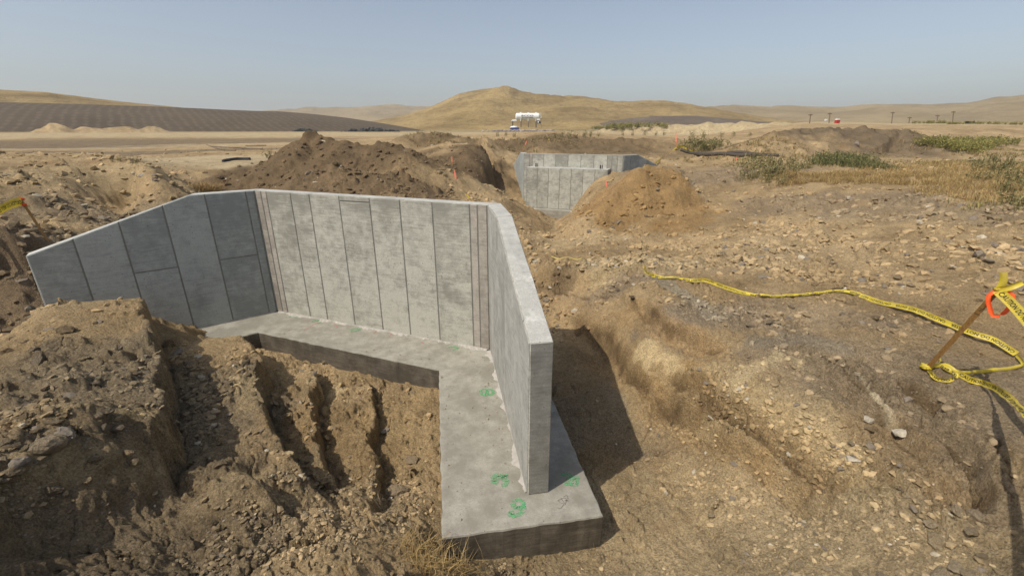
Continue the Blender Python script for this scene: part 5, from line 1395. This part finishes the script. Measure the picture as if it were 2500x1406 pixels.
# dry grass: one mass
def grass_patch(name, label, pts_px, n, h, n_per, cols, w, seed, droop=.6):
    g = np.random.default_rng(seed); base = []
    for (px, py, rx, ry) in pts_px:
        m = int(n * rx * ry / sum(q[2] * q[3] for q in pts_px))
        p, t = hit(px, py); rd = unit(p[:2]); tx = np.array([rd[1], -rd[0]])
        a = g.uniform(0, 6.28, m); q = np.sqrt(g.random(m))
        xy = p[:2] + tx * (q * np.cos(a) * rx)[:, None] + rd * (q * np.sin(a) * ry)[:, None]; base.append(xy)
    xy = np.vstack(base); keep = fbm(xy[:, 0] / 1.0, xy[:, 1] / 1.0, 3, seed) > -.25; xy = xy[keep]
    b = np.c_[xy, gz(xy[:, 0], xy[:, 1]) - .02]
    me = blades_mesh(name, b, n_per, h, .8, w, cols, seed, droop); o = link(name, me); tag(o, label, kind='stuff'); return o
grass_patch('dry_grass', 'band of tangled golden dry grass above the right slope', [(2050,432,2.6,1.0),(2180,440,3.0,1.2),(2320,440,3.2,1.8),(2260,420,2.2,1.2),(1960,432,1.6,.8),(2420,470,1.6,1.6),(2380,410,2,1.2)], 6500, .26, 7, DRY + [(.52, .37, .15), (.56, .42, .20)], .0045, 901)
grass_patch('dry_grass', 'straw coloured dry grass clump at the near corner of the footing', [(1000,1385,.50,.20),(960,1350,.30,.16),(1060,1395,.42,.10)], 130, .24, 9, DRY, .0026, 911, .9)
grass_patch('dry_grass', 'sparse straw and twigs lying on the soil', [(1560,1290,.7,.5),(1690,1240,.5,.3),(1640,1100,.3,.3),(1750,1330,.5,.3),(1150,1400,.5,.1)], 70, .16, 3, DRY + [(.2, .15, .09)], .0022, 921, 1.0)
grass_patch('dry_grass', 'tuft of dry grass behind the left wing', [(500,465,.5,.3)], 60, .4, 8, DRY, .008, 931, .5)
grass_patch('dry_grass', 'straw and low weeds on the sides of the far berms', [(1250,345,5,1.5),(1800,370,4,1.5),(1900,380,3,1.5),(2450,380,5,3),(1150,340,4,2),(2230,400,4,1.5),(1960,365,4,1)], 1500, .25, 6, DRY + OLIVE, .012, 941)
grass_patch('low_weeds', 'low olive and yellow weeds mixed through the dry grass at the right', [(1890,430,1.6,1.0),(2060,405,2.6,.8),(2440,430,1.6,2.2),(2480,500,1.2,1.4),(2350,356,4.5,2.0),(1840,400,1.6,1.2),(2460,400,3,2)], 1700, .20, 6, OLIVE + YEL + DRY, .008, 951, .6)
def twig(label, px, py, size, seed):
    p, t = hit(px, py); g = random.Random(seed); mb = MB()
    def br(a, d, l, r, dep):
        pts_ = [a]
        for k in range(3): d = unit(d + np.array([g.uniform(-.35, .35), g.uniform(-.35, .35), g.uniform(-.3, .35)])); pts_.append(pts_[-1] + d * l / 3)
        mb.tube(pts_, [r, r * .85, r * .7, r * .5], 4, False)
        if dep:
            for k in range(4): br(pts_[1 + k % 3], unit(d + np.array([g.uniform(-1, 1), g.uniform(-1, 1), g.uniform(-.3, .8)])), l * .6, r * .6, dep - 1)
    for k in range(5): br(np.zeros(3), unit((g.uniform(-1, 1), g.uniform(-1, 1), g.uniform(.2, .9))), size, .0035, 2)
    o = mb.build('dry_twig', simple('dead_twig', (.30, .23, .15), .9)); o.location = p; tag(o, label, 'dead plant'); return o
twig('leafless dead weed in the last gully by the footing', 945, 1250, .22, 3)
twig('small dead weed beside the tip of the wing shadow', 1610, 1115, .12, 6)

# ------------------------------------------------------------------ far things
M_WHITE = simple('white_paint', (.78, .78, .75), .5, .4, .04, .5)
M_STEEL = simple('brown_steel', (.16, .12, .08), .7, .3, .2, 1)
M_RUB = simple('black_rubber', (.025, .025, .025), .8)
M_BLUE = simple('blue_paint', (.02, .035, .16), .5, .4, .1, 1)
def water_tank():
    D = 178.0; gl = hit(1290, 321)[0]
    c0 = at(1259, 289, D); c1 = at(1318, 289, D)       # tank ends
    z0 = 3.05
    root = empty('water_tank', ((c0[0] + c1[0]) / 2, (c0[1] + c1[1]) / 2, z0)); tag(root, 'white elevated water tank on legs with dark lettering and a wheel under its rear', 'water tank')
    rx = np.array([1., 0, 0]); o = np.array([(c0[0] + c1[0]) / 2, (c0[1] + c1[1]) / 2, z0]); sc = D / 1080
    def P(px, py, dy=0): p = at(px, py, D); return np.array([p[0] - o[0], p[1] - o[1] + dy, p[2] - o[2]])
    r = 7.4 * sc; zc = P(1290, 284.5)[2]; xl, xr = P(1258.5, 285)[0], P(1317, 285)[0]
    mb = MB(); pts_ = []; rr = []
    for a in (.25, .6, .85, .97, 1): pts_.append((xl + .45 * (a - .25) * 1.1, 0, zc)); rr.append(r * math.sin(a * math.pi / 2))
    for x_ in np.linspace(xl + .6, xr - .6, 6): pts_.append((x_, 0, zc)); rr.append(r)
    for a in (.97, .85, .6, .25): pts_.append((xr - .45 * (a - .25) * 1.1, 0, zc)); rr.append(r * math.sin(a * math.pi / 2))
    mb.tube(pts_, rr, 24); tk = mb.build('tank', M_WHITE, root, True)
    for px in (1271.5, 1290, 1309):
        mb = MB(); x_ = P(px, 280)[0]; mb.tube([(x_, 0, zc + r - .05), (x_, 0, zc + r + .28)], .38, 12); mb.build('hatch', M_WHITE, root)
    for px, w, m_ in ((1272.3, 2.4, M_STEEL), (1290.3, 1.6, M_STEEL), (1309.3, 3.2, M_STEEL)):
        for dy in (-.9, .9):
            x_ = P(px, 300)[0]; mb = MB(); mb.box((x_, dy, (P(px, 311.5)[2] + P(px, 294)[2]) / 2), (w * sc, .3, P(px, 294)[2] - P(px, 311.5)[2])); mb.build('leg', m_, root)
            mb = MB(); mb.box((x_ - .2, dy - .05, (P(px, 296)[2] + P(px, 290)[2]) / 2), (1.3 * sc, .34, P(px, 290)[2] - P(px, 297)[2])); mb.build('leg_sleeve', M_WHITE, root)
    mb = MB(); a, b = P(1248, 295.8), P(1262, 292)
    mb.add([(P(1248, 295.8)[0], -1, P(1248, 296)[2]), (P(1262, 296)[0], -1, P(1262, 296)[2]), (P(1259, 291.5)[0], -1, P(1259, 291.5)[2]), (P(1251, 292)[0], -1, P(1251, 292)[2]),
            (P(1248, 295.8)[0], 1, P(1248, 296)[2]), (P(1262, 296)[0], 1, P(1262, 296)[2]), (P(1259, 291.5)[0], 1, P(1259, 291.5)[2]), (P(1251, 292)[0], 1, P(1251, 292)[2])],
           [(0, 1, 2, 3), (7, 6, 5, 4), (0, 4, 5, 1), (1, 5, 6, 2), (2, 6, 7, 3), (3, 7, 4, 0)])
    mb.build('gooseneck', M_WHITE, root)
    mb = MB(); x_ = P(1251.8, 300)[0]; mb.box((x_, 0, (P(1252, 296)[2] + P(1252, 308)[2]) / 2), (1.9 * sc, .35, P(1252, 296)[2] - P(1252, 308)[2])); mb.build('jack_post', M_RUB, root)
    mb = MB()
    for px in (1318, 1322): mb.box((P(px, 282)[0], 0, (P(px, 276.5)[2] + P(px, 288)[2]) / 2), (.12, 2.2, P(px, 276.5)[2] - P(px, 288)[2]))
    for py in (276.8, 280, 284, 287.8): mb.box((P(1320, py)[0], 0, P(1320, py)[2]), (.8, 2.2, .1))
    mb.build('rear_frame', M_WHITE, root)
    mb = MB(); mb.box((P(1314.5, 293)[0], 0, P(1314, 292.5)[2]), (8 * sc, 1.8, 5 * sc)); mb.build('axle_housing', M_WHITE, root, False, .1)
    for dy in (-1.1, 1.1):
        wp = P(1313.8, 298.5); mb = MB(); mb.tube([(wp[0], dy - .18, wp[2]), (wp[0], dy + .18, wp[2])], 3.6 * sc, 18); w_ = mb.build('wheel', M_RUB, root)
        mb = MB(); mb.tube([(wp[0], dy - .21, wp[2]), (wp[0], dy + .21, wp[2])], 1.9 * sc, 14); mb.build('rim', M_WHITE, w_)
    mb = MB(); mb.box((P(1318.5, 299)[0], 0, P(1318, 299.5)[2]), (4 * sc, 1.4, 4 * sc)); mb.build('axle_bracket', M_RUB, root)
    mb = MB(); mb.tube([P(1319, 300), P(1321, 305), P(1323, 313)], .07, 6); mb.build('hose', M_STEEL, root)
    for txt, size, px, py in (('ECCO', 5.2 * sc, 1287.5, 285.0), ('800-800-8888', 2.5 * sc, 1287.5, 288.8)):
        v, f = text_mesh(txt, size); wd = np.ptp(v[:, 0]); goal = (29 if txt == 'ECCO' else 26.5) * sc
        x_ = (v[:, 0] - v[:, 0].min()) / wd * goal - goal / 2 + P(px, py)[0]; z_ = v[:, 1] + P(px, py)[2]
        if txt != 'ECCO': pass
        yy = -np.sqrt(np.clip((r + .03) ** 2 - (z_ - zc) ** 2, .01, None))
        tm = pymesh('lettering', np.c_[x_, yy, z_], f); link('lettering', tm, M_BLACK, root)['kind'] = 'stuff'
    # things round its feet
    b = empty('parked_machine', (P(1257, 314)[0] + o[0], o[1] - 2, z0 + .3)); tag(b, 'low blue machine with a rounded white hood parked under the tank neck', 'machine')
    mb = MB(); mb.box((0, 0, .55), (20 * sc, 2.2, 1.1)); mb.build('body', M_BLUE, b, False, .12)
    mb = MB(); mb.tube([(-1.9, 0, .85), (-1.5, 0, 1.05), (-.4, 0, 1.15), (.9, 0, 1.15)], [.35, .8, .95, .9], 14); h_ = mb.build('hood', M_WHITE, b, True); h_.scale = (1, 1, .8)
    mb = MB(); mb.box((-1.75, 0, .62), (.5, 2.0, .7)); mb.build('grille', M_RUB, b)
    for k, px in enumerate((1271, 1276, 1292, 1297, 1304)):
        q = P(px, 314); w_ = 4.2 * sc; f_ = empty('barrier_frame', (q[0] + o[0], o[1] - 3, z0 - .3)); tag(f_, 'white open block frame in the row under the tank', 'barrier', 'white frames under the tank')
        mb = MB()
        for sx_ in (-1, 1): mb.box((sx_ * w_ * .44, 0, .45), (.12, .5, .9))
        mb.box((0, 0, .86), (w_ * .76, .5, .12)); mb.box((0, 0, .06), (w_ * .76, .5, .12)); mb.build('frame', M_WHITE, f_)
water_tank()
def rock_pile(name, label, pts_px, n, size, cols, seed, dist_):
    g = np.random.default_rng(seed); V = []; F = []; C = []; b = 0
    sh = [stone_shape(I1, 900 + k, .8, 6) for k in range(8)]
    for k in range(n):
        px, py, rx, top = pts_px[g.integers(len(pts_px))]; p = at(px, 322, dist_); p[2] = gz(p[0], p[1])[0]; u = g.normal() * .45
        hh = top * max(0, 1 - abs(u)) * g.random() ** .7; s = size * g.uniform(.4, 1.3)
        c = p + np.array([u * rx, g.normal() * .25 * rx * .3, hh + s * .2]); V.append(sh[k % 8] * s + c); F.append(I1[1] + b); b += len(I1[0])
        C.append(np.repeat(np.array([cols[g.integers(len(cols))]]) * g.uniform(.75, 1.3), len(I1[0]), 0))
    me = np_mesh(name, np.vstack(V), np.vstack(F)); set_col(me, 'tint', np.vstack(C)); o = link(name, me, M_PEB); tag(o, label, kind='stuff'); return o
rock_pile('riprap', 'heap of broken grey rubble along the road before the tank', [(1225,325,5,.5),(1245,325,5,.45),(1265,325,5,.35),(1290,325,5,.4),(1310,324,5,.4),(1335,324,5,.4)], 420, .34, [(.30, .25, .22), (.24, .20, .18), (.38, .33, .28)], 61, 150)
rock_pile('riprap', 'dark grey stockpile of rock beyond the pale road', [(890,320,4,1.0),(910,320,5,1.3),(930,320,4,1.0),(950,321,3,.6),(865,320,3,.7),(738,319,3,.7),(755,319,2.5,.6)], 620, .38, [(.065, .066, .062), (.09, .088, .08), (.05, .052, .05)], 63, 140)
# leaning wire posts
for px, py, tpx, tpy in ((1978,296,1983,279),(2025,298,2031,276),(2178,299,2187,274),(2220,300,2226,286),(2288,301,2295,281),(2326,302,2336,272)):
    D = 75; b = at(px, py, D); tp = at(tpx, tpy, D); g0 = float(gz(b[0], b[1])[0])
    rp = empty('fence_post', (b[0], b[1], min(g0, b[2]))); tag(rp, 'dark wire post with a short arm standing along the far right track', 'post', 'posts along the far track')
    q = tp - np.array([b[0], b[1], min(g0, b[2])]); mb = MB(); mb.tube([(0, 0, -.3), q * np.array([.25, 1, 1])], .075, 6); mb.build('pole', M_STEEL, rp)
    mb = MB(); mb.box((q[0] * .25, q[1], q[2] - .15), (.65, .12, .14)); mb.build('arm', M_STEEL, rp)
def on_slope(px, py):
    dg = bpy.context.evaluated_depsgraph_get(); d = Vector(ray(px, py)); ln_ = d.length
    ok, loc, *_ = scene.ray_cast(dg, Vector(CAM), d.normalized(), distance=4000)
    return (np.array(loc), (loc - Vector(CAM)).length / ln_) if ok else (at(px, py, 300), 300)
p, t = on_slope(2043, 301.5); u_ = t / 1080
ck = empty('portable_cabin', p); tag(ck, 'small red cabin with a white roof on the far slope between two posts', 'cabin')
mb = MB(); mb.box((0, 0, 3.6 * u_), (8 * u_, 8 * u_, 8.5 * u_)); mb.build('wall', simple('red_plastic', (.42, .04, .025), .5), ck)
mb = MB(); mb.tube([(0, -4 * u_, 7.9 * u_), (0, 4 * u_, 7.9 * u_)], [4.2 * u_, 4.2 * u_], 12); rf_ = mb.build('roof', M_WHITE, ck); rf_.scale = (1, 1, .5); rf_.location = (0, 0, 4.0 * u_)
mb = MB(); mb.box((-.5 * u_, -4.05 * u_, 3.4 * u_), (4 * u_, .2 * u_, 7 * u_)); mb.build('door', simple('red_door', (.36, .035, .022), .5), ck)
p, t = on_slope(2016, 295.5); u_ = t / 1080
bx = MB(); bx.box((0, 0, 2 * u_), (5 * u_, 4 * u_, 4 * u_)); o = bx.build('box', M_WHITE, None, False, .2 * u_); o.location = p; tag(o, 'small white box beside a post on the far slope', 'box')
p, t = on_slope(2366, 302.5); u_ = t / 1080
bx = empty('skip_container', p); tag(bx, 'dark low container on the far right slope', 'container')
mb = MB(); mb.box((0, 0, 3.6 * u_), (19 * u_, 8 * u_, 4.2 * u_)); mb.build('body', M_RUB, bx, False, .3 * u_); mb = MB(); mb.box((0, 0, .8 * u_), (16 * u_, 6 * u_, 2 * u_)); mb.build('skid', M_STEEL, bx)
# pipes and hoses
def pipe(label, pxs, r, mat, name='plastic_pipe', lift=.6):
    P3 = catmull([gpt(a, b, r * lift) for a, b in pxs], 5); mb = MB(); mb.tube(P3, r, 8); o = mb.build(name, mat, None, True); tag(o, label, 'pipe'); return o
M_PIPE = simple('dusty_black_plastic', (.075, .062, .05), .7, .2, .25, 2)
pipe('thick dusty black pipe lying from the lath to the right', [(1662,369),(1690,377),(1720,381),(1760,379),(1800,383),(1845,384)], .11, M_PIPE)
pipe('second black pipe lying behind the first one', [(1775,377),(1810,376),(1845,381),(1900,384)], .09, M_PIPE)
pipe('short black pipe lying on the pale flat at left', [(545,396),(575,391),(612,391)], .075, simple('black_plastic', (.03, .03, .032), .5, .3))
for k, q in enumerate([[(505,355),(540,366),(575,369)], [(515,358),(560,362),(600,363)], [(590,364),(640,366)], [(600,357),(650,357)]]):
    pipe(['brown pole lying crosswise at the left end of the stack', 'brown pole on the top of the stack on the flat', 'short brown pole right of the stack', 'farthest brown pole behind the stack'][k], q, .04, M_STEEL, 'pole', 1.0)
q0, q1 = at(1320, 322, 152), at(1354, 322, 152)
for q in (q0, q1): q[2] = gz(q[0], q[1])[0] + .3
mb = MB(); mb.tube([q0, q1], .3, 10); tag(mb.build('pipe', simple('grey_pipe', (.16, .15, .13), .8), None, True), 'grey pipe lying along the road right of the tank', 'pipe')
print('ROCKS', count_rocks[0], 'GRID', NR, NA, NR * NA)

# ------------------------------------------------------------------ haze
hm = bpy.data.materials.new('haze'); hm.use_nodes = True; hn = hm.node_tree; hn.nodes.clear()
ho = hn.nodes.new('ShaderNodeOutputMaterial'); hv = hn.nodes.new('ShaderNodeVolumePrincipled')
hv.inputs['Color'].default_value = (.82, .89, .98, 1); hv.inputs['Density'].default_value = .00038; hv.inputs['Anisotropy'].default_value = .2
hn.links.new(hv.outputs[0], ho.inputs['Volume'])
mb = MB(); mb.box((0, 0, 44), (8800, 8800, 100)); o = mb.build('haze', hm); tag(o, 'thin smoky haze over the whole site', kind='stuff')
hm.cycles.homogeneous_volume = True
hm.cycles.volume_sampling = 'DISTANCE'
